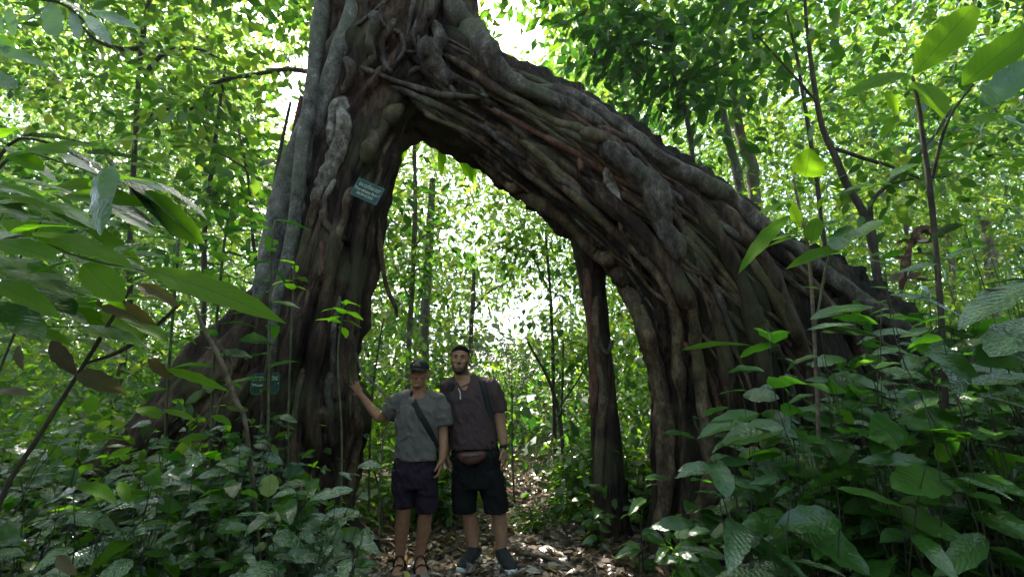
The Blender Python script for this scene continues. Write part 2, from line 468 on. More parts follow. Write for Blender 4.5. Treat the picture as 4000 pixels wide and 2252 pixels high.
# ------------------------------------------------------------------ setting: ground and path
def ground_z(x, y):
    return 0.10 * noise.noise((x * 0.35, y * 0.35, 1.7)) + 0.03 * noise.noise((x * 1.7, y * 1.7, 4.1)) + 0.012 * max(0, y - 7) + 0.03 * max(0, abs(x - (0.15 * (y - 4) - 0.1)) - 1.0) * (1 if y < 30 else 0)

def flat_z(x, y):
    k = min(1.0, math.hypot(x + 0.3, y - 3.9) / 1.4)
    return ground_z(x, y) * k * k

mb = MB()
xs = np.concatenate([[-120, -60, -30], np.linspace(-14, 14, 113), [30, 60, 120]])
ys = np.concatenate([[-120, -50, -20, -8, -3], np.linspace(0, 26, 105), [40, 70, 120]])
V = [(x, y, flat_z(x, y) if -3 <= y <= 26 and abs(x) <= 14 else 0.012 * min(max(0, y - 7), 19) + (0.39 if abs(x) > 14 and 0 < y < 30 else 0)) for y in ys for x in xs]
nx = len(xs)
mb.add(V, [(j * nx + i, j * nx + i + 1, (j + 1) * nx + i + 1, (j + 1) * nx + i) for j in range(len(ys) - 1) for i in range(nx - 1)])
M['soil'] = bark_mat('forest_soil', [(0.3, (0.03, 0.02, 0.014)), (0.5, (0.09, 0.062, 0.045)), (0.7, (0.17, 0.125, 0.095))], 6.0, (1, 1, 1), bump=0.8, dist=0.04)
tag(mb.build('ground', M['soil']), kind='structure')
mb = MB()
pathc = lambda y: 0.15 * (y - 4) - 0.15 + 0.12 * math.sin(y * 0.7)
ys2 = np.linspace(3.0, 13, 70); us = np.linspace(-0.75, 0.75, 15)
V = [(pathc(y) + u * (1 + 0.2 * noise.noise((y, u * 0.5, 3))), y, flat_z(pathc(y) + u, y) + 0.004 + 0.004 * noise.noise((u * 6, y * 6, 0)) + 0.002) for y in ys2 for u in us]
mb.add(V, [(j * 15 + i, j * 15 + i + 1, (j + 1) * 15 + i + 1, (j + 1) * 15 + i) for j in range(69) for i in range(14)])
M['path'] = bark_mat('trodden_earth', [(0.3, (0.05, 0.034, 0.027)), (0.5, (0.11, 0.082, 0.066)), (0.7, (0.2, 0.16, 0.135))], 8.0, (1, 1, 1), bump=0.8, dist=0.03)
tag(mb.build('path', M['path']), kind='structure')

# fallen leaves lying on path and ground: nobody could count them
n = 12000
yy = 3.2 + 11 * rng.random(n) ** 1.4
xx = np.array([pathc(y) for y in yy]) + rng.normal(size=n) * 1.0
zz = np.array([flat_z(x, y) for x, y in zip(xx, yy)]) + 0.008 + rng.uniform(0, 0.02, n)
Nn = np.tile([0, 0, 1.0], (n, 1)) + rng.normal(size=(n, 3)) * 0.35
sz = rng.uniform(0.03, 0.13, n)
Vl = leaf_arrays(np.stack([xx, yy, zz], 1), rand_dirs(n, 0.15), Nn, sz, sz * rng.uniform(0.35, 0.6, n), rng.uniform(-0.3, 0.25, n), rng.uniform(-0.2, 0.6, n), 4, 3, 'oval', 0.08)
tag(link_mesh('leaf_litter', leaves_mesh('leaf_litter', Vl, 4, 3), M['litter']), 'dry brown and tan fallen leaves littering the path and forest floor', 'leaf litter', kind='stuff')

# ------------------------------------------------------------------ the strangler fig
fig = empty('strangler_fig', at(1200, 2200, 4.3) * np.array([1, 1, 0]), 'huge dark strangler fig arching over the two men on a fan of roots', 'tree')
core = []

def px_tube(rows, **kw):
    """rows: (px, py, Y, half width px, depth ratio)"""
    P = np.array([at(r[0], r[1], r[2]) for r in rows])
    ra = np.array([px2m(r[3], p) for r, p in zip(rows, P)])
    rb = ra * np.array([r[4] if len(r) > 4 else 1.0 for r in rows])
    return bark_tube('t', P, ra, rb, **kw)

def lr(rows):
    return [((a + b) / 2, y, Y, (b - a) / 2, d) for (y, a, b, Y, d) in rows]

trunk_mb = px_tube(lr([(-420, 1370, 1800, 4.62, .9), (-150, 1350, 1830, 4.6, .9), (60, 1335, 1830, 4.57, .85), (200, 1290, 1850, 4.53, .8), (330, 1250, 1740, 4.5, .8), (497, 1215, 1588, 4.47, .85), (650, 1200, 1535, 4.44, .9),
                       (808, 1185, 1495, 4.42, .95), (1010, 1150, 1456, 4.4, 1.0), (1242, 1085, 1410, 4.38, 1.0), (1367, 1040, 1382, 4.36, 1.0), (1491, 1000, 1380, 4.35, .95), (1646, 970, 1424, 4.33, .85),
                       (1801, 975, 1392, 4.32, .85), (1910, 950, 1372, 4.3, .85), (2100, 930, 1375, 4.28, .85), (2330, 880, 1410, 4.26, .85)]),
                   seg=120, n=190, ridges=0.22, k=2.6, stretch=0.35, lump=0.07, fine=0.045, seed=3.1)
trunk = trunk_mb.build('trunk', M['bark'], fig); core.append(trunk)
limb_mb = px_tube([(1560, 60, 4.55, 184, .8), (1640, 230, 4.52, 197, .8), (1800, 372, 4.48, 200, .85), (2018, 482, 4.45, 213, .85), (2260, 652, 4.42, 226, .85), (2474, 802, 4.4, 246, .8), (2660, 960, 4.36, 266, .75), (2790, 1130, 4.34, 310, .65), (2900, 1330, 4.36, 330, .55), (2990, 1600, 4.42, 340, .5), (3060, 1900, 4.5, 350, .45), (3100, 2300, 4.55, 350, .4)],
                  seg=120, n=170, ridges=0.24, k=3.0, stretch=0.35, lump=0.07, fine=0.04, seed=7.7)
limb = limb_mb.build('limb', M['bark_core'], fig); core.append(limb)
leg_mb = px_tube([(2560, 940, 4.42, 150, .8), (2640, 1150, 4.42, 165, .8), (2690, 1400, 4.42, 150, .8), (2715, 1650, 4.4, 155, .85), (2735, 1900, 4.38, 165, .9), (2745, 2120, 4.35, 190, .9), (2750, 2330, 4.3, 230, .9)],
                 seg=80, n=110, ridges=0.22, k=2.2, stretch=0.35, lump=0.06, fine=0.03, seed=12.0)
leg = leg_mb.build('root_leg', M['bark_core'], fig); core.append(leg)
fan_mb = px_tube([(2760, 1010, 4.75, 190, .4), (2990, 1230, 4.85, 320, .3), (3160, 1440, 4.85, 410, .25), (3330, 1680, 4.8, 500, .22), (3420, 1900, 4.75, 580, .2), (3460, 2100, 4.7, 660, .2), (3480, 2330, 4.65, 720, .2)],
                 seg=150, n=120, ridges=0.40, k=6.0, stretch=0.25, lump=0.05, fine=0.02, seed=21.0)
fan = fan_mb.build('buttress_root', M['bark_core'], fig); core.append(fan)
but_mb = px_tube([(1130, 1080, 4.45, 70, .8), (985, 1290, 4.3, 120, .7), (850, 1440, 4.15, 150, .6), (690, 1620, 4.0, 130, .6), (520, 1800, 3.8, 120, .7), (330, 1950, 3.6, 100, .8), (130, 2040, 3.4, 85, .9), (-120, 2140, 3.2, 80, .9)],
                 seg=64, n=110, ridges=0.2, k=2.2, stretch=0.4, lump=0.08, fine=0.03, seed=30.0)
but = but_mb.build('buttress_root', M['bark'], fig); core.append(but)
but2 = px_tube([(1010, 1420, 4.25, 80, .8), (880, 1640, 4.0, 95, .8), (760, 1850, 3.8, 90, .9), (640, 2050, 3.6, 85, .9), (520, 2260, 3.5, 90, .9)], seg=48, n=70, ridges=0.2, k=2.0, lump=0.08, fine=0.03, seed=33.0).build('buttress_root', M['bark'], fig)
core.append(but2)
but3 = px_tube([(1150, 1500, 4.1, 80, .8), (1120, 1750, 3.95, 100, .8), (1150, 1980, 3.85, 90, .8), (1200, 2150, 3.75, 80, .8), (1260, 2330, 3.7, 90, .8)], seg=48, n=70, ridges=0.22, k=2.0, lump=0.08, fine=0.03, seed=35.0).build('buttress_root', M['bark'], fig)
core.append(but3)
colm = px_tube([(2300, 900, 4.5, 70, .9), (2310, 1060, 4.62, 50, .9), (2337, 1280, 4.7, 43, .9), (2350, 1500, 4.75, 47, .9), (2368, 1750, 4.75, 56, .9), (2380, 2030, 4.75, 70, .9), (2385, 2140, 4.75, 105, .9), (2390, 2230, 4.75, 130, .9)],
               seg=48, n=110, ridges=0.22, k=1.7, stretch=0.5, lump=0.06, fine=0.02, seed=41.0).build('root_column', M['bark'], fig)
core.append(colm)

cv, cf = [], []
for o in core:
    b = len(cv)
    cv += [v.co.copy() for v in o.data.vertices]; cf += [tuple(b + i for i in p.vertices) for p in o.data.polygons]
FIG = BVHTree.FromPolygons(cv, cf)

def hugging(pts, lift=0.6, fallback=4.2):
    """(px, py, radius px) points laid on the front of the fig"""
    S = spline(np.array(pts, float), max(12, len(pts) * 5))
    Ys = []
    for x, y, r in S:
        d = Vector(ray(x, y)); d.normalize()
        h = FIG.ray_cast(Vector(CAM), d)
        Ys.append(h[0][1] if h[0] is not None else np.nan)
    Ys = np.array(Ys)
    if np.all(np.isnan(Ys)): Ys[:] = fallback
    Ys = np.where((S[:, 0] > 2780) & (S[:, 1] > 980 + .35 * (S[:, 0] - 2780)), np.fmin(Ys, 4.32 - .0001 * (S[:, 1] - 1000)), Ys)
    ok = ~np.isnan(Ys); Ys = np.interp(np.arange(len(Ys)), np.flatnonzero(ok), Ys[ok])
    k = np.array([1, 2, 3, 2, 1.]) / 9
    Ys = np.minimum(np.convolve(np.pad(Ys, 2, mode='edge'), k, 'valid'), Ys + 0.05)
    rows = []
    m = len(S)
    for i, ((x, y, r), Y) in enumerate(zip(S, Ys)):
        e = min(1.0, min(i, m - 1 - i) / (0.10 * m))
        jit = 1 + 0.22 * noise.noise((i * 0.37, x * 0.01, y * 0.013))
        rows.append((x + 0.12 * r * noise.noise((i * .5, 3, y * .01)), y, Y - (lift * e - 1.3 * (1 - e)) * r / F * 4.2, r * jit * (0.55 + 0.45 * e), 0.9))
    return rows

def root(pts, mat, lift=0.5, seg=12, lump=0.2, ridges=0.0, seed=None, name='aerial_root'):
    rows = hugging(pts, lift)
    return px_tube(rows, seg=seg, n=max(40, len(rows) * 2), lump=lump, ridges=ridges, k=1.2, fine=0.11, seed=random.random() * 50 if seed is None else seed).build(name, M[mat], fig)

ROOTS = [
 ('bark_grey', [(1386, 255, 11), (1524, 310, 12), (1655, 352, 13), (1759, 374, 14), (1860, 378, 12), (1945, 374, 10)]),
 ('bark_grey', [(1476, 322, 11), (1552, 345, 13), (1676, 400, 14), (1779, 441, 14), (1897, 500, 14), (1966, 560, 14), (2060, 620, 13), (2145, 676, 13), (2250, 745, 12), (2340, 850, 10)]),
 ('bark_grey', [(1700, 410, 12), (1800, 455, 13), (1860, 500, 13), (1930, 540, 11)]),
 ('bark_grey', [(1579, 310, 10), (1610, 275, 10), (1655, 252, 10), (1640, 215, 9), (1612, 140, 9), (1638, 60, 9), (1650, -30, 9)]),
 ('bark_grey', [(1476, 40, 8), (1500, 100, 8), (1560, 130, 9), (1578, 195, 9), (1548, 245, 8), (1530, 290, 7)]),
 ('bark_grey', [(1578, 200, 8), (1620, 203, 7), (1650, 190, 7)]),
 ('bark_grey', [(1625, 120, 9), (1655, 215, 9), (1697, 290, 10), (1750, 330, 10), (1790, 380, 9)]),
 ('bark_grey', [(1740, -40, 52), (1780, 60, 50), (1850, 140, 52), (1905, 225, 48), (1960, 295, 38), (2050, 345, 30), (2172, 390, 26), (2300, 455, 24), (2400, 520, 20)]),
 ('bark_grey', [(1690, 80, 22), (1722, 150, 24), (1700, 205, 22), (1672, 250, 16), (1655, 285, 12)]),
 ('bark_grey', [(1660, 150, 30), (1680, 230, 34), (1730, 290, 30), (1760, 345, 20)]),
 ('bark_grey', [(1690, 285, 9), (1760, 300, 10), (1830, 325, 12), (1880, 345, 11), (1895, 385, 8)]),
 ('bark_grey', [(1748, 205, 5), (1750, 250, 6), (1752, 300, 6)]),
 ('bark_grey', [(1840, 270, 8), (1865, 320, 9), (1885, 350, 8)]),
 ('bark_grey', [(1463, 50, 24), (1462, 100, 25), (1445, 165, 22), (1455, 220, 20), (1440, 265, 14)]),
 ('bark_grey', [(1545, 70, 14), (1520, 110, 14), (1490, 170, 12), (1500, 240, 12), (1540, 300, 12)]),
 ('bark_grey', [(1385, 105, 7), (1430, 70, 7), (1480, 30, 7), (1530, -20, 7)]),
 ('bark_grey', [(1620, -40, 10), (1612, 20, 11), (1600, 80, 10), (1590, 140, 9)]),
 ('bark_grey', [(1680, -40, 14), (1685, 30, 14), (1672, 80, 12)]),
 ('bark_grey', [(1345, 225, 22), (1370, 260, 22), (1362, 320, 18), (1335, 365, 16)]),
 ('bark_pale', [(1352, 370, 24), (1340, 410, 26), (1345, 483, 28), (1335, 540, 27), (1305, 621, 28), (1275, 690, 27), (1250, 745, 22), (1230, 790, 18), (1222, 835, 14)]),
 ('bark_pale', [(1335, 385, 20), (1305, 420, 20), (1296, 480, 18), (1290, 530, 16), (1298, 590, 14)]),
 ('bark_pale', [(1310, 690, 10), (1285, 745, 12), (1255, 800, 10), (1215, 855, 7), (1190, 890, 5)]),
 ('bark_tan', [(1262, 815, 18), (1272, 865, 17), (1300, 905, 16), (1335, 925, 15), (1354, 950, 9)]),
 ('bark_tan', [(1566, 416, 30), (1520, 462, 32), (1470, 525, 30), (1435, 590, 26), (1418, 650, 18)]),
 ('bark_tan', [(1540, 520, 7), (1500, 590, 8), (1485, 640, 8), (1478, 700, 6)]),
 ('bark', [(1440, 640, 24), (1425, 740, 22), (1405, 860, 26), (1395, 1000, 24), (1370, 1150, 24), (1350, 1320, 28), (1330, 1480, 30), (1310, 1650, 30)]),
 ('bark', [(1300, 900, 26), (1290, 1050, 26), (1265, 1200, 26), (1235, 1360, 28), (1215, 1540, 30), (1230, 1720, 32), (1240, 1900, 30)]),
 ('bark_red', [(1255, 935, 12), (1262, 990, 11), (1258, 1040, 10), (1275, 1100, 9), (1290, 1150, 8), (1282, 1220, 7)]),
 ('bark_tan', [(1240, 1010, 6), (1250, 1060, 7), (1225, 1110, 6), (1205, 1160, 6)]),
 ('bark', [(1180, 1180, 30), (1140, 1350, 34), (1090, 1520, 36), (1050, 1700, 36), (1010, 1900, 36)]),
 ('bark_tan', [(1400, 1180, 14), (1385, 1300, 16), (1375, 1420, 18), (1390, 1560, 20), (1400, 1680, 18), (1375, 1820, 18), (1365, 1960, 22)]),
 ('bark', [(1230, 1560, 26), (1290, 1680, 28), (1320, 1800, 26), (1330, 1950, 26), (1420, 2080, 24), (1500, 2140, 18)]),
 ('bark_red', [(2235, 483, 9), (2252, 540, 10), (2262, 607, 11), (2273, 690, 10), (2283, 759, 10), (2290, 800, 7)]),
 ('bark_pale', [(2355, 640, 14), (2372, 665, 22), (2392, 734, 23), (2425, 830, 23), (2440, 890, 22), (2466, 970, 18), (2480, 1010, 10)]),
 ('bark_grey', [(2330, 545, 30), (2398, 605, 40), (2490, 668, 44), (2565, 747, 46), (2575, 828, 46), (2590, 880, 40), (2640, 960, 34), (2665, 1060, 30)]),
 ('bark_grey', [(2162, 374, 14), (2230, 425, 13), (2317, 486, 13), (2448, 567, 13), (2553, 672, 13), (2621, 772, 13), (2659, 871, 14), (2721, 995, 15), (2790, 1120, 15), (2832, 1224, 15), (2870, 1330, 15), (2890, 1450, 15)]),
 ('bark_grey', [(1980, 300, 34), (2100, 350, 36), (2200, 372, 36), (2330, 440, 38), (2455, 530, 38), (2610, 645, 38), (2750, 715, 36), (2880, 800, 34), (2960, 870, 32), (3110, 985, 32), (3250, 1095, 34), (3420, 1210, 36), (3590, 1345, 36), (3740, 1500, 36), (3900, 1680, 36), (4060, 1850, 40)]),
 ('bark_tan', [(1840, 600, 18), (1950, 690, 22), (2060, 770, 26), (2200, 850, 30), (2290, 945, 34), (2390, 1040, 36), (2470, 1160, 36), (2530, 1320, 34), (2575, 1500, 36), (2600, 1700, 36), (2600, 1900, 36), (2580, 2060, 36), (2550, 2240, 40)]),
 ('bark_tan', [(2100, 650, 14), (2205, 735, 16), (2350, 858, 18), (2430, 935, 18), (2510, 1010, 18), (2600, 1120, 20), (2640, 1260, 22), (2650, 1420, 24), (2670, 1600, 24)]),
 ('bark', [(2050, 560, 28), (2180, 620, 32), (2310, 720, 34), (2420, 830, 36), (2540, 950, 36), (2660, 1120, 34), (2720, 1280, 34)]),
 ('bark_tan', [(2240, 505, 26), (2380, 560, 28), (2460, 640, 26), (2540, 780, 22), (2600, 880, 18)]),
 ('bark', [(2600, 700, 26), (2700, 790, 28), (2790, 900, 28), (2860, 1020, 28), (2920, 1160, 30), (2960, 1320, 30), (2990, 1500, 30), (3000, 1700, 30)]),
 ('bark', [(2750, 760, 28), (2870, 870, 30), (2960, 990, 30), (3040, 1130, 30), (3110, 1290, 30), (3150, 1450, 30), (3180, 1650, 34), (3220, 1900, 34)]),
 ('bark_tan', [(2870, 900, 20), (2909, 965, 22), (2953, 1042, 24), (3014, 1130, 26), (3058, 1197, 26), (3113, 1307, 26), (3190, 1480, 26), (3270, 1700, 26), (3380, 1940, 28), (3480, 2140, 30), (3560, 2270, 30)]),
 ('bark', [(2950, 900, 24), (3070, 1010, 26), (3180, 1130, 28), (3290, 1270, 28), (3400, 1420, 30), (3520, 1620, 32), (3650, 1850, 34), (3760, 2060, 36), (3850, 2260, 36)]),
 ('bark_tan', [(2660, 1060, 20), (2700, 1200, 24), (2720, 1360, 26), (2740, 1520, 26), (2765, 1700, 26), (2770, 1880, 26), (2740, 2010, 28), (2690, 2110, 28), (2640, 2200, 28), (2615, 2290, 28)]),
 ('bark', [(2760, 1110, 22), (2800, 1250, 24), (2830, 1400, 26), (2850, 1560, 26), (2870, 1750, 28), (2880, 1950, 30), (2900, 2240, 34)]),
 ('bark_tan', [(2754, 1900, 16), (2790, 2030, 18), (2820, 2114, 18), (2860, 2200, 20), (2890, 2280, 20)]),
 ('bark_tan', [(3000, 1600, 20), (3069, 1690, 22), (3180, 1740, 22), (3290, 1800, 22), (3370, 1940, 22), (3430, 2110, 24), (3480, 2280, 26)]),
 ('bark_pale', [(3190, 1760, 8), (3250, 1830, 9), (3310, 1900, 9), (3330, 1990, 8)]),
 ('bark', [(2980, 1500, 22), (3010, 1700, 24), (3020, 1900, 26), (3040, 2100, 28), (3060, 2290, 30)]),
 ('bark', [(3080, 1700, 22), (3150, 1900, 24), (3200, 2100, 26), (3240, 2290, 28)]),
 ('bark_red', [(2690, 870, 5), (2720, 1000, 6), (2745, 1130, 6), (2790, 1290, 6)]),
 ('bark_grey', [(2578, 880, 5), (2600, 830, 6), (2625, 775, 6)]),
 ('bark_tan', [(2330, 1120, 14), (2325, 1260, 14), (2335, 1400, 14), (2355, 1540, 16), (2345, 1700, 18), (2335, 1900, 20), (2320, 2120, 22)]),
 ('bark_red', [(2290, 1030, 16), (2300, 1180, 14), (2312, 1330, 14), (2322, 1480, 14), (2318, 1650, 16)]),
 ('bark_grey', [(2395, 1330, 8), (2370, 1380, 9), (2345, 1340, 7), (2330, 1290, 6)]),
 ('bark_pale', [(1368, 1100, 5), (1352, 1180, 5), (1358, 1290, 6), (1352, 1400, 5), (1356, 1440, 3)]),
 ('bark_pale', [(1395, 1120, 5), (1376, 1220, 5), (1374, 1330, 6), (1380, 1430, 6), (1386, 1500, 5)]),
]
# many thinner roots following the flow of limb, leg and trunk
rr_ = random.Random(4)
FLOW_TOP = [(1700, 120), (1957, 240), (2205, 350), (2454, 505), (2718, 680), (2935, 835), (3261, 1085), (3603, 1330), (3900, 1640), (4060, 1900)]
FLOW_BOT = [(1590, 420), (1640, 500), (1832, 615), (2065, 800), (2230, 920), (2400, 1080), (2500, 1250), (2570, 1440), (2590, 1650), (2580, 2200)]
def flow(u, s):
    a = np.array(FLOW_TOP, float); b = np.array(FLOW_BOT, float)
    k = np.linspace(0, len(a) - 1, 60); i = np.minimum(k.astype(int), len(a) - 2); f = (k - i)[:, None]
    A = a[i] * (1 - f) + a[i + 1] * f; B = b[i] * (1 - f) + b[i + 1] * f
    j = min(59, int(s * 59)); return A[j] * u + B[j] * (1 - u)
for q in range(60):
    u = rr_.uniform(.04, .97); s0 = rr_.uniform(0, .75); s1 = min(1, s0 + rr_.uniform(.15, .5)); r0 = rr_.choice([4, 5, 6, 8, 10, 14])
    pts = []; du = rr_.uniform(-.22, .22)
    for w in range(6):
        uu = min(.98, max(.03, u + du * (w / 5) + rr_.uniform(-.025, .025))); p = flow(uu, s0 + (s1 - s0) * w / 5)
        pts.append((p[0], p[1], r0 * rr_.uniform(.8, 1.2)))
    ROOTS.append((rr_.choice(['bark_grey', 'bark_tan', 'bark', 'bark_tan', 'bark_red']), pts))
for q in range(26):
    x = rr_.uniform(-.85, .85); y0 = rr_.uniform(350, 1500); y1 = y0 + rr_.uniform(200, 700); r0 = rr_.choice([4, 6, 8, 12, 18]); pts = []
    for w in range(5):
        y = y0 + (y1 - y0) * w / 4; c = np.interp(y, [330, 808, 1242, 1646, 2200], [1490, 1340, 1245, 1195, 1150]); h = np.interp(y, [330, 808, 1242, 1646, 2200], [220, 150, 160, 215, 220])
        pts.append((c + h * x + rr_.uniform(-10, 10), y, r0 * rr_.uniform(.8, 1.2)))
    ROOTS.append((rr_.choice(['bark_tan', 'bark', 'bark', 'bark_grey']), pts))
for mat, pts in ROOTS:
    root(pts, mat, seg=20 if pts[0][2] > 18 else 12, ridges=0.2 if pts[len(pts) // 2][2] > 18 else 0.0)

# lianas: separate climbers leaning on or hanging by the fig
def liana(pts, label, mat='liana', lump=0.1, seg=14, n=70):
    rows = [(x, y, Y, r) for x, y, Y, r in pts]
    o = px_tube(rows, seg=seg, n=n, lump=lump, fine=0.05, seed=random.random() * 40).build('liana', M[mat])
    return tag(o, label, 'liana')
liana([(1275, -160, 4.0, 34), (1262, 0, 3.98, 32), (1240, 180, 3.95, 30), (1212, 400, 3.92, 27), (1182, 560, 3.9, 25), (1168, 700, 3.88, 25), (1145, 900, 3.86, 24), (1105, 1080, 3.84, 22), (1070, 1230, 3.82, 20), (1062, 1400, 3.8, 16), (1030, 1700, 3.78, 16), (1010, 2100, 3.76, 16), (1000, 2260, 3.76, 16)], 'straight pale grey liana running up the outer edge of the fig trunk')
liana([(1415, -160, 3.95, 40), (1392, 0, 3.93, 38), (1352, 130, 3.92, 38), (1300, 290, 3.95, 36), (1262, 400, 4.0, 32), (1235, 520, 4.05, 26), (1205, 640, 4.1, 22), (1190, 800, 4.12, 18), (1165, 1000, 4.15, 16), (1130, 1240, 4.1, 14), (1100, 1500, 4.0, 14), (1080, 1800, 3.9, 14), (1060, 2230, 3.8, 14)], 'thick grey liana slanting across the top of the fig trunk')
liana([(1205, 480, 4.5, 40), (1160, 620, 4.5, 50), (1110, 780, 4.45, 50), (1075, 930, 4.4, 48), (1050, 1080, 4.35, 46), (1010, 1250, 4.3, 50), (985, 1450, 4.2, 55), (960, 1800, 4.1, 60), (950, 2260, 4.0, 60)], 'stout mossy liana bulging out behind the two pale ones')
liana([(1180, 380, 4.8, 10), (1150, 520, 4.8, 11), (1118, 680, 4.8, 10), (1085, 830, 4.8, 10), (1060, 960, 4.8, 9), (1020, 1200, 4.8, 9), (990, 1600, 4.8, 9), (980, 2130, 4.8, 9)], 'reddish brown liana hanging just clear of the trunk on its outer side', 'bark_red')
liana([(1135, 400, 5.0, 5), (1100, 560, 5.0, 6), (1075, 700, 5.0, 6), (1050, 860, 5.0, 6), (1010, 1100, 5.0, 6), (980, 1500, 5.0, 6), (960, 2100, 5.0, 6)], 'thin dark liana, outermost of those beside the fig trunk', 'dark_bark')
liana([(1465, 760, 4.4, 7), (1478, 880, 4.4, 10), (1486, 980, 4.4, 11), (1494, 1030, 4.4, 9), (1510, 1120, 4.4, 9), (1545, 1200, 4.4, 8), (1552, 1240, 4.4, 3)], 'twisted brown liana hanging loose beside the trunk inside the arch', 'bark_tan')
liana([(1378, 1300, 4.2, 3), (1395, 1400, 4.25, 4), (1420, 1455, 4.25, 5), (1455, 1492, 4.25, 5), (1510, 1550, 4.25, 4), (1535, 1590, 4.25, 3), (1500, 1700, 4.25, 3), (1485, 1900, 4.25, 3), (1480, 2150, 4.25, 3)], 'thin pale vine drooping from the trunk above the raised hand', 'bark_pale')

# ------------------------------------------------------------------ forest
GAPS = [(1990, 1240, 140, 80), (2110, 1140, 90, 60), (1890, 1240, 60, 60), (2030, 150, 150, 150), (1990, 20, 130, 90), (2150, 330, 60, 60), (1010, 60, 130, 70), (1165, 370, 130, 190), (1110, 480, 60, 60),
        (400, 230, 90, 60), (400, 380, 120, 50), (20, 440, 80, 60), (3210, 100, 90, 60), (3080, 360, 90, 70), (3270, 745, 70, 45),
        (1620, 620, 60, 60), (1790, 730, 70, 50), (1860, 860, 60, 60), (640, 40, 70, 50), (1760, 900, 60, 50), (2900, 60, 60, 40), (2480, 260, 50, 50), (3500, 180, 50, 40), (3250, 560, 60, 40), (1990, 1330, 60, 30), (2080, 1290, 60, 30)]

def in_gap(px, py, g=1.0):
    o = np.zeros(px.shape, bool)
    for x, y, a, b in GAPS:
        o |= ((px - x) / (a * g)) ** 2 + ((py - y) / (b * g)) ** 2 < 1
    return o

def scatter(n, y0, y1, zmax, zmin=0.4, keep=None, pw=1.0):
    """n points spread evenly over the view between two distances"""
    px = rng.uniform(-500, 4500, n); py = rng.uniform(-700, 1750, n)
    Y = y0 + (y1 - y0) * rng.random(n) ** pw
    u, v = (px - 2000) / F, (1126 - py) / F
    d = np.stack([u, CP - v * SP, SP + v * CP], 1)
    P = CAM + d * (Y / d[:, 1])[:, None]
    ok = (P[:, 2] < zmax) & (P[:, 2] > zmin)
    if keep is not None: ok &= keep(px, py, P)
    return P[ok], px[ok], py[ok]

def clumpy(P, s, th):
    return np.array([noise.noise((p[0] * s + 5, p[1] * s, p[2] * s)) for p in P]) > th

BEAMS = [((0.8, 8.2, 0.3), 2.0), ((-4.2, 8.0, 0.6), 1.3), ((5.6, 7.6, 1.0), 1.3), ((0.12, 5.3, 0.0), 0.55), ((-7.5, 11, 2), 1.5), ((2.2, 11, 1), 1.5)]
def shaded(P):
    """openings in the canopy through which the sun reaches the forest floor"""
    sd = np.array(sdir); ok = np.ones(len(P), bool)
    for o, r in BEAMS:
        w = P - np.array(o); t = w @ sd
        ok &= ~((np.linalg.norm(w - t[:, None] * sd, axis=1) < r) & (t > 1.5))
    return ok

def not_near_fig(P):
    return ~((P[:, 1] < 5.6) & (P[:, 1] > 3.0) & (P[:, 0] > -2.2) & (P[:, 0] < 4.5))

# deep wall of the forest behind everything
P, px, py = scatter(14000, 32, 46, 40, zmin=-0.5)
P = P[~in_gap(px, py, 0.85)]
V0 = cloud_leaves(P, 9, 1.1, rng.uniform(0.5, 0.8, len(P)), 0.55)
# far, bright wall of leaves and the higher canopy: one mass
P, px, py = scatter(38000, 15, 32, 28, pw=0.8)
ok = ~in_gap(px, py, 1.0) & clumpy(P, 0.30, -0.36) & ~((px > 1450) & (px < 2350) & (rng.random(len(px)) < .10)) & shaded(P)
P = P[ok]
sp = np.array([noise.noise((p[0] * .16 + 40, p[1] * .16, p[2] * .16)) for p in P])
Vf = [V0]
for q, (lo, hi, szr, asp) in enumerate(((-9, -.08, (.14, .22), .5), (-.08, .12, (.24, .40), .42), (.12, 9, (.30, .55), .55))):
    Pq = P[(sp > lo) & (sp <= hi)]
    Vf.append(cloud_leaves(Pq, (16, 11, 8)[q], 0.55, rng.uniform(szr[0], szr[1], len(Pq)), asp))
me = leaves_mesh('distant_forest', np.vstack(Vf), 3, 2)
mi = np.concatenate([np.full(len(v) * 2, (1, 0, 1, 2)[q]) for q, v in enumerate(Vf)])
o = link_mesh('distant_forest', me, [M['leaf_far'], M['leaf_mid'], M['leaf_pale']], smooth=False)
me.polygons.foreach_set('material_index', mi.astype(np.int32))
tag(o, 'bright yellow green mass of leaves of the far forest', 'forest', kind='stuff')

P, px, py = scatter(15000, 7.5, 15, 16, pw=0.9)
ok = ~in_gap(px, py, 1.0) & clumpy(P, 0.45, -0.06) & ~((px > 1400) & (px < 2400) & (rng.random(len(px)) < .3)) & shaded(P)
P = P[ok]
sp = np.array([noise.noise((p[0] * .25 + 70, p[1] * .25, p[2] * .25)) for p in P])
Vf = []
for q, (lo, hi, szr, asp) in enumerate(((-9, -.1, (.10, .16), .5), (-.1, .15, (.16, .26), .38), (.15, 9, (.22, .34), .5))):
    Pq = P[(sp > lo) & (sp <= hi)]
    Vf.append(cloud_leaves(Pq, (14, 10, 7)[q], 0.36, rng.uniform(szr[0], szr[1], len(Pq)), asp))
me = leaves_mesh('forest_foliage', np.vstack(Vf), 3, 2)
mi = np.concatenate([np.full(len(v) * 2, (1, 0, 2)[q]) for q, v in enumerate(Vf)])
o = link_mesh('forest_foliage', me, [M['leaf_mid'], M['leaf_far'], M['leaf_deep']], smooth=False)
me.polygons.foreach_set('material_index', mi.astype(np.int32))
tag(o, 'green sprays of leaves filling the middle of the forest', 'foliage', kind='stuff')

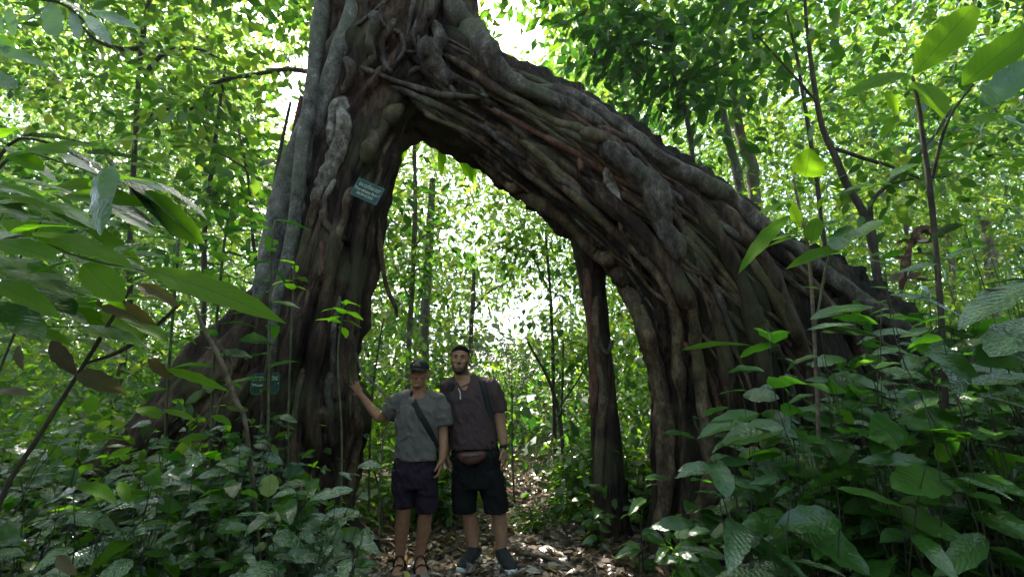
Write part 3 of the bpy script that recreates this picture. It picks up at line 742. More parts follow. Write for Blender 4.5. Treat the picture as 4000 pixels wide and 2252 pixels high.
# high canopy, mostly above the picture, added to shade the fig and the men
n = 6500
P = np.stack([rng.uniform(-16, 16, n), rng.uniform(-12, 13, n), rng.uniform(8.5, 15, n)], 1)
n2 = 3500
a2 = rng.uniform(R(160), R(380), n2); r2 = rng.uniform(8, 13, n2)
P = np.vstack([P, np.stack([r2 * np.cos(a2), r2 * np.sin(a2), rng.uniform(0.3, 6.5, n2)], 1)]); n += n2  # unseen foliage ring behind the camera, added to block light from the horizon
px, py, zc = project(P)
seen = (zc > 0.2) & (px > -200) & (px < 4200) & (py > -150) & (py < 2300)
ok = ~(seen & in_gap(px, py, 1.15)) & ~(seen & (rng.random(n) < 0.35)) & clumpy(P, 0.3, -0.2)
ok &= ~((P[:, 1] < 4.6) & (np.abs(P[:, 0]) < 11) & (P[:, 2] > 7) & ~clumpy(P, 0.35, 0.16))
ok &= shaded(P)
P = np.vstack([P[ok], np.array([-2.3, 8.3, 8.7]) + rng.normal(size=(26, 3)) * np.array([.45, .45, .3])])   # leaf clumps added behind the trunk to keep the sun off the men
V1 = cloud_leaves(P, 16, 0.6, rng.uniform(0.22, 0.4, len(P)), 0.5)
tag(link_mesh('canopy_foliage', leaves_mesh('canopy_foliage', V1, 3, 2), M['leaf_mid'], smooth=False), 'high leafy canopy over the fig, with unseen foliage added for shade', 'canopy', kind='stuff')

# low undergrowth behind the fig and on both sides
def floor_scatter(n, x0, x1, y0, y1, zmax):
    x = rng.uniform(x0, x1, n); y = rng.uniform(y0, y1, n)
    z = np.array([flat_z(a, b) for a, b in zip(x, y)]) + 0.06 + zmax * rng.random(n) ** 1.3
    P = np.stack([x, y, z], 1)
    off = np.abs(x - np.array([pathc(b) for b in y]))
    return P[off > np.where(y > 6.5, 0.15, 0.45) + 0.3 * rng.random(n)]
P = floor_scatter(13000, -14, 15, 5.2, 18, 2.0)
P = P[clumpy(P, 0.6, -0.2)]
V1 = cloud_leaves(P, 9, 0.22, rng.uniform(0.09, 0.17, len(P)), 0.5, 'oval', 4, 3)
P2 = floor_scatter(900, -9, -1.7, 3.0, 5.2, 1.0)
P2b = np.vstack([floor_scatter(420, 0.3, 1.7, 4.9, 6.2, 0.6), floor_scatter(260, -1.3, -0.2, 5.0, 6.4, 0.7)])
V2 = cloud_leaves(np.vstack([P2, P2b]), 8, 0.16, 0.12, 0.5, 'oval', 4, 3)
tag(link_mesh('undergrowth', leaves_mesh('undergrowth', np.vstack([V1, V2]), 4, 3), M['leaf_under']), 'dense green undergrowth of small leaves behind the fig', 'undergrowth', kind='stuff')

# trees whose trunks can be told apart
def forest_tree(rows, label, crown=(), branches=(), mat='tree_bark', leaf=0.2, per=14, spread=0.4, lmat='leaf_mid', group=None, name='forest_tree'):
    base = at(*rows[-1][:3])
    t = empty(name, (base[0], base[1], flat_z(base[0], base[1])), label, 'tree', group)
    rows = list(rows)
    b = rows[-1]; foot = at(b[0], b[1], b[2])
    P = [at(r[0], r[1], r[2]) for r in rows]; ra = [px2m(r[3], p) for r, p in zip(rows, P)]
    if foot[2] > 0.05:
        P.append(np.array([foot[0] + 0.05, foot[1], flat_z(foot[0], foot[1]) - 0.05])); ra.append(ra[-1] * 1.3)
    bark_tube('t', np.array(P), ra, seg=12, n=60, lump=0.12, fine=0.05, seed=random.random() * 40).build('trunk', M[mat], t)
    ends = []
    for br in branches:
        rr = [(x, y, Y, r) for x, y, Y, r in br]
        px_tube(rr, seg=8, n=36, lump=0.15, seed=random.random() * 40).build('branch', M[mat], t)
        pts = spline(np.array([at(*r[:3]) for r in rr]), 9)
        ends += list(pts[3:])
    C = [at(*c) for c in crown] + ends
    if C:
        C = np.array(C)
        C = np.vstack([C + rng.normal(size=C.shape) * 0.25 for _ in range(2)])
        V = cloud_leaves(C, per, spread, leaf, 0.45, 'lance', 5, 3)
        link_mesh('crown', leaves_mesh('crown', V, 5, 3), M[lmat], t)
    return t

def region(n, x0, x1, y0, y1, Y0, Y1):
    out = []
    while len(out) < n:
        x, y, Y = rng.uniform(x0, x1), rng.uniform(y0, y1), rng.uniform(Y0, Y1)
        if in_gap(np.array([x]), np.array([y]), 1.1)[0] or noise.noise((x * .004, y * .004, Y)) < -.1: continue
        out.append((x, y, Y))
    return out

forest_tree([(1618, 560, 9, 7), (1622, 800, 9, 9), (1612, 1080, 9, 10), (1600, 1300, 9, 11), (1592, 1500, 9, 12)], 'slender mossy tree seen through the arch beside the fig trunk',
            crown=[(1560, 700, 8.8), (1640, 620, 9.2), (1700, 800, 9.2), (1570, 900, 8.7)],
            branches=[[(1620, 960, 9, 5), (1680, 900, 9, 4), (1760, 860, 9, 2)], [(1605, 1180, 9, 5), (1560, 1080, 8.8, 3), (1530, 1000, 8.7, 2)]])
forest_tree([(1690, 700, 11, 12), (1676, 950, 11, 16), (1664, 1150, 11, 18), (1655, 1400, 11, 20)], 'straight pale brown tree seen through the arch above the man with the cap',
            crown=[(1720, 700, 11), (1660, 650, 11)], leaf=0.17)
forest_tree([(1850, 1050, 12, 7), (1848, 1180, 12, 8), (1840, 1300, 12, 9)], 'small dark sapling far behind the arch over the bearded man',
            crown=[(1850, 1000, 12), (1900, 1040, 12)], branches=[[(1846, 1220, 12, 5), (1900, 1150, 12, 4), (1980, 1100, 12, 2)]], mat='dark_bark', leaf=0.16)
forest_tree([(2790, 200, 9, 9), (2832, 485, 9, 14), (2876, 662, 9, 17), (2910, 860, 9, 19)], 'pale leaning tree behind the arch, the lighter of a close pair', crown=[(2740, 150, 8.6), (2830, 280, 8.8), (2700, 300, 8.6), (2900, 380, 8.7), (2780, 420, 8.5)], mat='liana', leaf=0.26)
forest_tree([(2860, 330, 9.3, 12), (2895, 540, 9.3, 18), (2935, 640, 9.3, 22), (2960, 860, 9.3, 24)], 'brown leaning tree behind the arch, the darker of a close pair', crown=[(2950, 250, 9), (3020, 330, 9)], leaf=0.26)
forest_tree([(3140, -60, 5.6, 5), (3152, 110, 5.6, 6), (3179, 320, 5.6, 8), (3212, 496, 5.6, 10), (3262, 607, 5.6, 12), (3306, 717, 5.6, 13), (3356, 800, 5.6, 14), (3400, 900, 5.6, 15), (3450, 1200, 5.6, 16)], 'dark crooked sapling with bare forking branches to the right of the arch',
            branches=[[(3262, 580, 5.6, 7), (3380, 620, 5.5, 7), (3480, 650, 5.4, 6), (3600, 700, 5.3, 5)], [(3405, 880, 5.6, 8), (3405, 790, 5.5, 8), (3470, 720, 5.4, 7), (3560, 640, 5.3, 6), (3650, 530, 5.2, 5), (3720, 420, 5.2, 4)], [(3190, 400, 5.6, 5), (3130, 330, 5.5, 5), (3050, 240, 5.4, 4), (2950, 130, 5.3, 3)], [(3470, 720, 5.4, 5), (3560, 700, 5.4, 4), (3700, 690, 5.3, 3)]],
            mat='dark_bark', leaf=0.22, per=6, spread=0.3, crown=region(34, 2950, 4150, -60, 950, 5.2, 7.5))
forest_tree([(3070, 40, 6.5, 4), (3085, 100, 6.5, 5), (3118, 248, 6.5, 6), (3130, 331, 6.5, 6), (3190, 700, 6.5, 8), (3230, 1000, 6.5, 9)], 'thin upright dark sapling just above the shoulder of the arch', crown=[(3020, 120, 6.3), (3100, 30, 6.4), (2960, 220, 6.2), (3150, 200, 6.3)], mat='dark_bark', leaf=0.22, per=9)
forest_tree([(2560, 60, 6.4, 5), (2640, 320, 6.4, 7), (2690, 500, 6.4, 8), (2730, 800, 6.4, 9)], 'sapling with broad drooping leaves rising behind the top of the arch limb',
            crown=[(2230, 110, 6.2), (2330, 60, 6.3), (2420, 150, 6.2), (2310, 210, 6.1), (2460, 260, 6.2), (2560, 190, 6.2), (2620, 330, 6.2), (2700, 220, 6.3), (2520, 330, 6.3), (2760, 350, 6.2), (2640, 90, 6.3), (2820, 520, 6.2)] + region(26, 2200, 2950, -60, 520, 5.6, 7.2),
            branches=[[(2600, 200, 6.4, 5), (2480, 160, 6.3, 4), (2340, 110, 6.2, 3)], [(2650, 350, 6.4, 5), (2760, 270, 6.3, 4), (2880, 220, 6.2, 3)]], mat='dark_bark', leaf=0.27, per=11, spread=0.33, lmat='leaf_deep')
forest_tree([(3850, 860, 12, 14), (3866, 990, 12, 18), (3875, 1110, 12, 20), (3890, 1300, 12, 22)], 'grey brown tree standing far back at the right among pale leaves', crown=[(3800, 800, 12), (3900, 760, 12)], leaf=0.2)
forest_tree([(3700, 900, 13, 9), (3720, 1050, 13, 10), (3735, 1250, 13, 11)], 'thin distant tree between the brown snag and the grey tree', leaf=0.2, crown=[(3690, 850, 13)])
forest_tree([(600, -100, 8, 6), (560, 130, 8, 8), (540, 330, 8, 8), (520, 700, 8, 9), (505, 1000, 8, 10), (500, 1300, 8, 11)], 'dark tree with crooked boughs in the bright upper left canopy',
            branches=[[(545, 190, 8, 10), (470, 190, 7.9, 8), (380, 160, 7.8, 6), (300, 80, 7.7, 4)], [(535, 330, 8, 8), (640, 210, 7.9, 8), (760, 190, 7.8, 6), (860, 230, 7.7, 4)], [(530, 460, 8, 7), (640, 430, 7.9, 6), (720, 370, 7.8, 5)]], crown=region(20, -100, 800, -50, 700, 6.5, 8.5), mat='dark_bark', leaf=0.22, per=8, spread=0.4)
forest_tree([(880, 260, 6.5, 4), (860, 400, 6.5, 6), (835, 600, 6.5, 8), (800, 900, 6.5, 9), (790, 1300, 6.5, 10)], 'dark tree sending one long bough towards the fig trunk',
            branches=[[(800, 440, 6.5, 8), (810, 350, 6.4, 8), (880, 310, 6.3, 8), (1000, 290, 6.2, 8), (1110, 272, 6.1, 9), (1215, 280, 6.0, 9)], [(800, 440, 6.5, 6), (760, 420, 6.4, 6), (690, 460, 6.3, 4)], [(900, 310, 6.4, 5), (840, 360, 6.3, 5), (760, 480, 6.2, 4)]],
            crown=[(650, 230, 6.3), (560, 210, 6.3), (720, 300, 6.2), (840, 330, 6.2), (780, 420, 6.2)], mat='dark_bark', leaf=0.22, per=8, spread=0.33)
forest_tree([(930, 500, 6, 4), (970, 700, 6, 5), (985, 900, 6, 6), (1000, 1200, 6, 7)], 'leafy sapling with broad oval leaves to the left of the fig trunk',
            crown=[(700, 620, 5.8), (800, 600, 5.8), (900, 640, 5.8), (1010, 620, 5.9), (760, 720, 5.7), (870, 760, 5.7), (980, 730, 5.8), (1060, 700, 5.9), (720, 820, 5.6), (830, 860, 5.6), (950, 850, 5.7), (1050, 800, 5.8), (680, 920, 5.5), (900, 950, 5.6), (1000, 930, 5.7)],
            branches=[[(965, 660, 6, 4), (860, 600, 5.9, 3), (740, 560, 5.8, 2)], [(980, 840, 6, 4), (880, 800, 5.8, 3), (760, 790, 5.7, 2)]], mat='dark_bark', leaf=0.24, per=6, spread=0.2)
forest_tree([(2130, 900, 7, 4), (2150, 1150, 7, 6), (2160, 1400, 7, 7), (2170, 1800, 7, 9)], 'dark leaved sapling behind the arch beside the slim root column',
            crown=[(2120, 880, 6.8), (2200, 960, 6.8), (2160, 1050, 6.7), (2230, 1080, 6.7), (2110, 1150, 6.8), (2220, 1200, 6.7), (2150, 1300, 6.7), (2080, 820, 6.9), (2020, 870, 6.9), (1950, 950, 7)],
            branches=[[(2150, 1150, 7, 4), (2080, 1000, 6.9, 3), (2000, 900, 6.9, 2)]], mat='dark_bark', leaf=0.14, per=22, spread=0.22)
forest_tree([(2060, 1330, 6, 4), (2150, 1500, 6, 6), (2190, 1660, 6, 8), (2210, 1950, 6, 9)], 'thin bare stemmed sapling between the bearded man and the root column', branches=[[(2190, 1650, 6, 4), (2198, 1500, 6, 4), (2200, 1330, 6, 3)], [(2180, 1600, 6, 3), (2260, 1480, 6, 3), (2300, 1400, 6.1, 2)]], mat='dark_bark', leaf=0.12, per=7, spread=0.2, crown=[(2080, 1380, 6), (2200, 1350, 6)])

# hanging strap-like fronds under the arch
fr = empty('frond', at(1560, 505, 4.7), 'long strap shaped green fronds hanging from the underside of the arch', 'fern')
tips = [((1585, 500), (1530, 660)), ((1610, 510), (1565, 640)), ((1730, 560), (1722, 690)), ((1715, 560), (1735, 650)), ((1800, 590), (1845, 710)), ((1790, 590), (1822, 690)), ((1840, 640), (1850, 720))]
Pa = np.array([at(a[0], a[1] - 60, 4.75) for a, b in tips]); Pb = np.array([at(b[0], b[1], 4.85) for a, b in tips])
for a_, b_ in zip(Pa, Pb):
    V = leaf_arrays(a_[None], (b_ - a_)[None], np.array([[0.2, -1, 0.1]]), np.linalg.norm(b_ - a_), 0.10, 0.05, 0.3, 12, 3, 'oval', 0.05)
    link_mesh('blade', leaves_mesh('blade', V, 12, 3, uv=True), M['leaf_bright'], fr)

# the dead brown snag
sn = empty('dead_branch', at(3500, 1250, 5.2) * np.array([1, 1, 0]), 'hooked dead brown branch hung with withered leaves to the right of the arch', 'dead branch')
px_tube([(3480, 1500, 5.2, 12), (3500, 1250, 5.2, 12), (3520, 1130, 5.2, 11), (3535, 1040, 5.2, 10), (3555, 960, 5.2, 11), (3585, 905, 5.2, 15), (3622, 890, 5.2, 11), (3640, 905, 5.2, 4)], seg=20, n=90, ridges=0.4, k=1.8, lump=0.5, fine=0.35).build('wood', M['bark_red'], sn)
C = np.array([at(x, y, 5.15) for x, y in ((3590, 900), (3610, 895), (3560, 950), (3545, 1000), (3535, 1050), (3570, 930), (3525, 1090))])
V = cloud_leaves(C, 7, .05, .15, .4, 'oval', 5, 3, jitter=1.0)
link_mesh('withered_leaves', leaves_mesh('withered_leaves', V, 5, 3), M['litter'], sn)
# ------------------------------------------------------------------ the two men
M['skin_a'] = plain('tanned_skin', (0.31, 0.145, 0.085), 0.6, 0.25, 0.12, 25, 0.1, 0.08)
M['skin_b'] = plain('olive_skin', (0.34, 0.17, 0.105), 0.6, 0.25, 0.12, 25, 0.1, 0.08)
M['lip'] = plain('lip', (0.24, 0.09, 0.07), 0.45)
M['teeth'] = plain('teeth', (0.45, 0.41, 0.36), 0.3)
M['eye_white'] = plain('eye_white', (0.30, 0.28, 0.26), 0.25)
M['iris'] = plain('iris', (0.02, 0.012, 0.01), 0.2)
M['hair'] = plain('dark_hair', (0.006, 0.005, 0.0045), 0.85, 0.05, 0.4, 90, 0.6)
M['stubble'] = plain('short_beard', (0.085, 0.050, 0.038), 0.8, 0.2, 0.4, 160, 0.5)
M['shirt_a'] = plain('grey_cotton', (0.122, 0.108, 0.098), 0.9, 0.1, 0.07, 120, 0.25)
M['shirt_b'] = plain('burgundy_cotton', (0.066, 0.042, 0.042), 0.9, 0.1, 0.12, 90, 0.25)
M['shorts_a'] = plain('plum_cotton', (0.022, 0.013, 0.022), 0.9, 0.15, 0.2, 20, 0.2)
M['shorts_b'] = plain('black_cotton', (0.010, 0.009, 0.0095), 0.9, 0.15, 0.2, 20, 0.2)
M['black'] = plain('black_webbing', (0.012, 0.012, 0.012), 0.7, 0.3, 0.2)
M['cap'] = plain('black_cap_cloth', (0.014, 0.015, 0.016), 0.75, 0.3, 0.2)
M['emblem'] = plain('gold_embroidery', (0.42, 0.36, 0.14), 0.6)
M['sole'] = plain('pale_rubber', (0.5, 0.49, 0.47), 0.6)
M['shoe'] = plain('dark_shoe_mesh', (0.018, 0.018, 0.02), 0.7, 0.3, 0.3, 60, 0.4)
M['leather'] = plain('brown_leather', (0.085, 0.032, 0.022), 0.5, 0.4, 0.25)
M['silver'] = plain('silver', (0.55, 0.55, 0.55), 0.3, metal=0.6)

def rot_basis(fwd, up):
    """columns: x (picture right), y (away from face), z up"""
    z = np.array(up, float); z /= np.linalg.norm(z)
    y = np.array(fwd, float); y -= z * y.dot(z); y /= np.linalg.norm(y)
    x = np.cross(y, z)
    return np.stack([x, y, z], 1)

def head(mb, c, Rm, s=1.0, jaw=1.0):
    c = np.array(c, float)
    tr = lambda p: c + Rm @ (np.array(p, float) * s)
    prof = [(-.122, .014, -.074, -.045), (-.115, .030 * jaw, -.083, -.02), (-.100, .043 * jaw, -.088, .0), (-.080, .052 * jaw, -.089, .03), (-.055, .060 * jaw, -.088, .055), (-.03, .067, -.087, .075),
            (0, .073, -.086, .092), (.03, .077, -.088, .1), (.06, .077, -.084, .1), (.085, .070, -.072, .09), (.105, .054, -.048, .068), (.118, .03, -.02, .035), (.122, .008, .0, .012)]
    seg = 28; vs = []
    for z, hw, f, b in prof:
        for i in range(seg):
            t = 2 * math.pi * i / seg
            cs, sn = math.cos(t), math.sin(t)
            x = hw * math.copysign(abs(cs) ** 0.85, cs)
            yc, hy = (f + b) / 2, (b - f) / 2
            vs.append(tr((x, yc + hy * math.copysign(abs(sn) ** 0.85, sn), z)))
    n = len(prof)
    fs = [(k * seg + i, k * seg + (i + 1) % seg, (k + 1) * seg + (i + 1) % seg, (k + 1) * seg + i) for k in range(n - 1) for i in range(seg)]
    fs += [tuple(range(seg))[::-1], tuple((n - 1) * seg + i for i in range(seg))]
    mb.add(vs, fs)
    E = lambda p, r: mb.ellipsoid(tr(p), np.array(r) * s, Rm, 14, 10)
    mb.loft([tr((0, -.088, .028)), tr((0, -.096, .008)), tr((0, -.106, -.012)), tr((0, -.112, -.028)), tr((0, -.1, -.038))], np.array([.006, .0075, .010, .0135, .010]) * s, np.array([.01, .011, .012, .012, .009]) * s, 12)
    for q in (-1, 1):
        E((q * .012, -.098, -.033), (.010, .011, .009))
        E((q * .032, -.082, .027), (.026, .010, .008))
        E((q * .038, -.072, -.022), (.024, .018, .018))
        E((q * .078, .012, -.002), (.009, .020, .034))
    E((0, -.089, -.058), (.024, .009, .006)); E((0, -.087, -.071), (.021, .010, .007)); E((0, -.083, -.102), (.022, .012, .014))

def face(parent, c, Rm, s, smile):
    c = np.array(c, float); tr = lambda p: c + Rm @ (np.array(p, float) * s)
    for q in (-1, 1):
        mb = MB(); mb.ellipsoid(tr((q * .032, -.0835, .008)), np.array((.013, .008, .0042)) * s, Rm, 12, 8); mb.ellipsoid(tr((q * .032, -.0885, .008)), np.array((.006, .005, .0042)) * s, Rm, 10, 8, 1)
        mb.build('eye', [M['eye_white'], M['iris']], parent)
        mb = MB(); mb.loft([tr((q * .012, -.093, .026)), tr((q * .03, -.0945, .032)), tr((q * .05, -.083, .025))], np.array([.004, .0045, .002]) * s, np.array([.003, .004, .003]) * s, 8)
        mb.build('eyebrow', M['hair'], parent)
    mb = MB(); w = .030 if smile else .024
    mb.loft([tr((x * w, -.096 + .018 * x * x, -.061 + (.008 if smile else 0) * x * x)) for x in (-1, -.5, 0, .5, 1)], np.array([.001, .0035, .004, .0035, .001]) * s, np.array([.003, .005, .005, .005, .003]) * s, 8)
    mb.loft([tr((x * w * .9, -.096 + .018 * x * x, -.072 + (.013 if smile else .004) * x * x)) for x in (-1, -.5, 0, .5, 1)], np.array([.001, .004, .005, .004, .001]) * s, np.array([.003, .005, .005, .005, .003]) * s, 8)
    mb.build('lips', M['lip'], parent)
    if smile:
        mb = MB(); mb.loft([tr((x * w * .8, -.0965 + .018 * x * x, -.0662 + .010 * x * x)) for x in (-1, -.5, 0, .5, 1)], np.array([.0005, .002, .0025, .002, .0005]) * s, np.array([.002, .004, .004, .004, .002]) * s, 8)
        mb.build('teeth', M['teeth'], parent)

def shell(me, keep, off, name, mat, parent, thick=None):
    """a thin layer over the part of the skin where keep(co) holds"""
    bm = bmesh.new(); bm.from_mesh(me); bm.normal_update()
    bmesh.ops.delete(bm, geom=[f for f in bm.faces if not keep(f.calc_center_median())], context='FACES')
    bmesh.ops.delete(bm, geom=[v for v in bm.verts if not v.link_faces], context='VERTS')
    bnd = {v: [e.other_vert(v) for e in v.link_edges if e.is_boundary] for v in bm.verts if v.is_boundary}
    for _ in range(24):
        new = {v: v.co * .5 + sum((w.co for w in ws), Vector()) / len(ws) * .5 for v, ws in bnd.items() if ws}
        for v, c in new.items(): v.co = c
    nn = [(v, v.co + v.normal * (off(v.co) if callable(off) else off)) for v in bm.verts]
    for v, p in nn: v.co = p
    out = bpy.data.meshes.new(name); bm.to_mesh(out); bm.free()
    o = link_mesh(name, out, mat, parent)
    if thick:
        md = o.modifiers.new('thick', 'SOLIDIFY'); md.thickness = thick; md.offset = -1
    return o

def hand(mb, w, d, pn, thumb_side, curl=0.5, s=1.0, spread=0.12):
    """w wrist, d along the hand, pn palm normal; five fingers of unequal length"""
    w = np.array(w, float); d = np.array(d, float) / np.linalg.norm(d); pn = np.array(pn, float); pn -= d * pn.dot(d); pn /= np.linalg.norm(pn)
    sd = np.cross(d, pn) * thumb_side
    mb.loft([w - d * .02 * s, w + d * .015 * s, w + d * .05 * s, w + d * .088 * s], np.array([.026, .031, .039, .038]) * s, np.array([.02, .018, .016, .012]) * s, 16, pn, power=2.6)
    for k, (o, ln) in enumerate(((.029, .070), (.010, .080), (-.010, .074), (-.028, .058))):
        p = w + d * .082 * s + sd * o * s
        dd = d + sd * (o * spread * 25); dd /= np.linalg.norm(dd)
        pts = [p - dd * .015 * s]; a = 0.15 * curl
        for seg in (.42, .32, .26):
            pts.append(pts[-1] + (dd * math.cos(a) + pn * math.sin(a)) * (ln * seg + (.015 if len(pts) == 1 else 0)) * s); a += 0.75 * curl * (1 + 0.12 * k)
        mb.loft(pts, np.array([.0095, .0092, .0085, .0065]) * s, None, 10, pn)
    p = w + d * .022 * s + sd * .028 * s
    t1 = p + (d * .7 + sd * .75 + pn * .25) * .036 * s
    t2 = t1 + (d * .9 + sd * .35 + pn * .3) * .030 * s
    t3 = t2 + (d * 1.0 + sd * .1 + pn * .4) * .022 * s
    mb.loft([p - sd * .012 * s, p, t1, t2, t3], np.array([.014, .014, .0115, .010, .0075]) * s, None, 10, pn)

def limbpts(rows): return np.array([at(*r) for r in rows])

def torso(mb, rows, grow=0.0, seg=28, pw=2.4):
    """rows: px, py, Y, half width m, half depth m"""
    mb.loft([at(r[0], r[1], r[2]) for r in rows], [r[3] + grow for r in rows], [r[4] + grow for r in rows], seg, power=pw)

def folds(me, amp, sc, seed, vert=1.0):
    for v in me.vertices:
        p = v.co
        q = (p.x * sc * .9 + .55 * p.z * sc, p.y * sc * .7, p.z * sc * .55 - .5 * p.x * sc + seed)
        rid = max(0.0, 1 - 5 * abs(noise.noise(q))) + .7 * max(0.0, 1 - 5 * abs(noise.noise((q[0] * 1.9 + 7, q[1] * 1.9, q[2] * 1.6))))
        v.co = p + v.normal * (amp * (.75 * rid - .05 + noise.noise((p.x * sc + seed, p.y * sc, p.z * sc * vert)) + 0.5 * noise.noise((p.x * sc * 2.3, p.y * sc * 2.3 + seed, (p.z + 0.6 * p.x) * sc * 2.2 * vert))))
    me.update()

def swoop(f):
    """diagonal creases of hanging cloth"""
    return f

# ---- the man with the cap: px frame of the photograph, standing at Y1
Y1 = 3.84
feetA = at(1606, 2228, Y1); feetA[2] = 0
manA = empty('person', feetA, 'man in a black cap and grey t-shirt touching the fig trunk with one hand', 'person')
mb = MB()
H = at(1637, 1462, Y1 - .02)
RH = rot_basis((0.02, 1, 0.10), (0.0, 0.0, 1))
head(mb, H, RH, 0.98)
mb.loft([at(1637, 1490, Y1 + .03), at(1637, 1520, Y1 + .02), at(1638, 1545, Y1 + .02), at(1638, 1570, Y1)], [.052, .055, .068, .11], [.055, .056, .064, .085], 20)
TA = [(1622, 1850, Y1, .150, .10), (1621, 1806, Y1, .165, .112), (1625, 1750, Y1, .152, .106), (1629, 1700, Y1, .150, .106), (1634, 1640, Y1, .168, .112), (1637, 1590, Y1, .172, .105), (1638, 1560, Y1 + .01, .13, .085), (1638, 1542, Y1 + .02, .075, .06)]
torso(mb, TA, -.012)
SA, SB = (1560, 1567), (1722, 1570)
armA = [(1590, 1556, Y1), (1556, 1572, Y1 + .01), (1535, 1598, Y1 + .03), (1492, 1632, Y1 + .07)]
mb.loft(limbpts(armA), [.06, .057, .05, .044], None, 18)
hh = FIG.ray_cast(Vector(CAM), Vector(ray(1384, 1508)).normalized())
YH = min(max(hh[0][1] if hh[0] is not None else 4.1, 3.9), 4.25)
foreA = [(1500, 1630, Y1 + .065), (1484, 1632, Y1 + .08), (1455, 1600, Y1 + .13), (1426, 1562, YH - .08), (1408, 1540, YH - .06)]
mb.loft(limbpts(foreA), [.038, .043, .041, .032, .026], None, 18)
wA = at(1408, 1541, YH - .06)
hand(mb, wA, at(1383, 1496, YH - .045) - wA, np.array([-0.3, 1, .1]), 1, 0.22, 1.0, 0.35)
armB = [(1690, 1558, Y1), (1722, 1575, Y1), (1733, 1630, Y1), (1730, 1690, Y1)]
mb.loft(limbpts(armB), [.06, .057, .05, .043], None, 18)
foreB = [(1731, 1682, Y1), (1731, 1710, Y1 - .01), (1731, 1750, Y1 - .04), (1727, 1797, Y1 - .07)]
mb.loft(limbpts(foreB), [.040, .043, .036, .027], None, 18)
wB = at(1726, 1796, Y1 - .07)
hand(mb, wB, at(1716, 1860, Y1 - .10) - wB, np.array([-1, 0.1, 0.0]), -1, 0.75)
legL = [(1585, 1830, Y1), (1580, 1900, Y1), (1579, 1970, Y1 - .03), (1577, 2010, Y1 - .02), (1570, 2070, Y1 + .01), (1564, 2130, Y1 + .01), (1562, 2185, Y1 + .01), (1562, 2205, Y1 + .01)]
legR = [(1660, 1830, Y1), (1664, 1900, Y1), (1662, 1975, Y1 - .03), (1660, 2010, Y1 - .02), (1655, 2070, Y1 + .01), (1645, 2130, Y1 + .01), (1637, 2185, Y1 + .01), (1637, 2205, Y1 + .01)]
for lg in (legL, legR):
    mb.loft(limbpts(lg), [.092, .082, .062, .056, .058, .044, .036, .04], [.1, .088, .066, .058, .064, .047, .042, .046], 20)
footsA = []
for (ax, ay), (tx, ty) in (((1562, 2200), (1552, 2241)), ((1637, 2202), (1650, 2243))):
    a = at(ax, ay, Y1 + .01); a[2] = .065
    t = at(tx, ty, Y1 - .17); t[2] = .030
    d = (t - a); d[2] = 0; d /= np.linalg.norm(d); sx = np.cross(d, (0, 0, 1))
    heel = a - d * .05
    mb.loft([np.array([*heel[:2], .04]), np.array([*a[:2], .055]), np.array([*(a + d * .07)[:2], .052]), np.array([*(a + d * .13)[:2], .036]), np.array([*(a + d * .165)[:2], .03])], [.028, .036, .038, .045, .043], [.034, .05, .045, .026, .018], 16, (0, 0, 1))
    for k in range(5):
        o = (k - 2) * .0185
        b0 = a + d * .155 + sx * o; ln = (.042, .047, .045, .040, .035)[k] if sx[0] * (1 if ax < 1600 else -1) < 0 else (.035, .040, .045, .047, .042)[k]
        mb.loft([np.array([*b0[:2], .03]), np.array([*(b0 + d * ln * .6)[:2], .03]), np.array([*(b0 + d * ln)[:2], .026])], [.010, .010, .007], None, 10, (0, 0, 1))
    footsA.append((a, d, sx))
bodyA = finish(mb, 'body', 0.0055, 3)
link_mesh('body', bodyA, M['skin_a'], manA)
face(manA, H, RH, 0.98, False)
inv = lambda co, c, Rm, s: (Rm.T @ (np.array(co) - c)) / s
shell(bodyA, lambda co: (lambda p: abs(p[0]) < .1 and -.02 < p[2] < .12 and (p[1] > .0 + .8 * max(0, -p[2])) and abs(p[1]) < .13)(inv(co, H, RH, .98)) and not (lambda p: abs(p[0]) > .074 and p[1] < .04)(inv(co, H, RH, .98)), .006, 'hair', M['hair'], manA)
# cap: dome, brim and stitched badge
mb = MB(); trA = lambda p: H + RH @ (np.array(p, float) * .98)
seg = 32; prof = [(.045, 1.0), (.06, 1.0), (.085, .97), (.105, .86), (.12, .66), (.130, .38), (.133, .05)]
vs = [trA((.085 * r * math.cos(2 * math.pi * i / seg), .005 + .104 * r * math.sin(2 * math.pi * i / seg), z)) for z, r in prof for i in range(seg)]
fs = [(k * seg + i, k * seg + (i + 1) % seg, (k + 1) * seg + (i + 1) % seg, (k + 1) * seg + i) for k in range(len(prof) - 1) for i in range(seg)]
mb.add(vs, fs + [tuple(6 * seg + i for i in range(seg))])
vs = []
for j in range(6):
    for i in range(17):
        a = -1 + 2 * i / 16; u = j / 5
        x = .080 * a * (1 - .06 * u); y = -.098 * math.sqrt(max(0, 1 - (.84 * a) ** 2)) - .075 * u * math.sqrt(max(0.0, 1 - a * a * .92)) + .005
        vs.append(trA((x, y, .052 - .020 * a * a - .020 * u)))
nb = len(vs); vs += [v - RH[:, 2] * .004 for v in vs]
fs = [(j * 17 + i, j * 17 + i + 1, (j + 1) * 17 + i + 1, (j + 1) * 17 + i) for j in range(5) for i in range(16)]
fs += [tuple(nb + q for q in f[::-1]) for f in fs]
fs += [(5 * 17 + i, 5 * 17 + i + 1, nb + 5 * 17 + i + 1, nb + 5 * 17 + i) for i in range(16)]
mb.add(vs, fs)
cap = mb.build('cap', M['cap'], manA)
mb = MB()
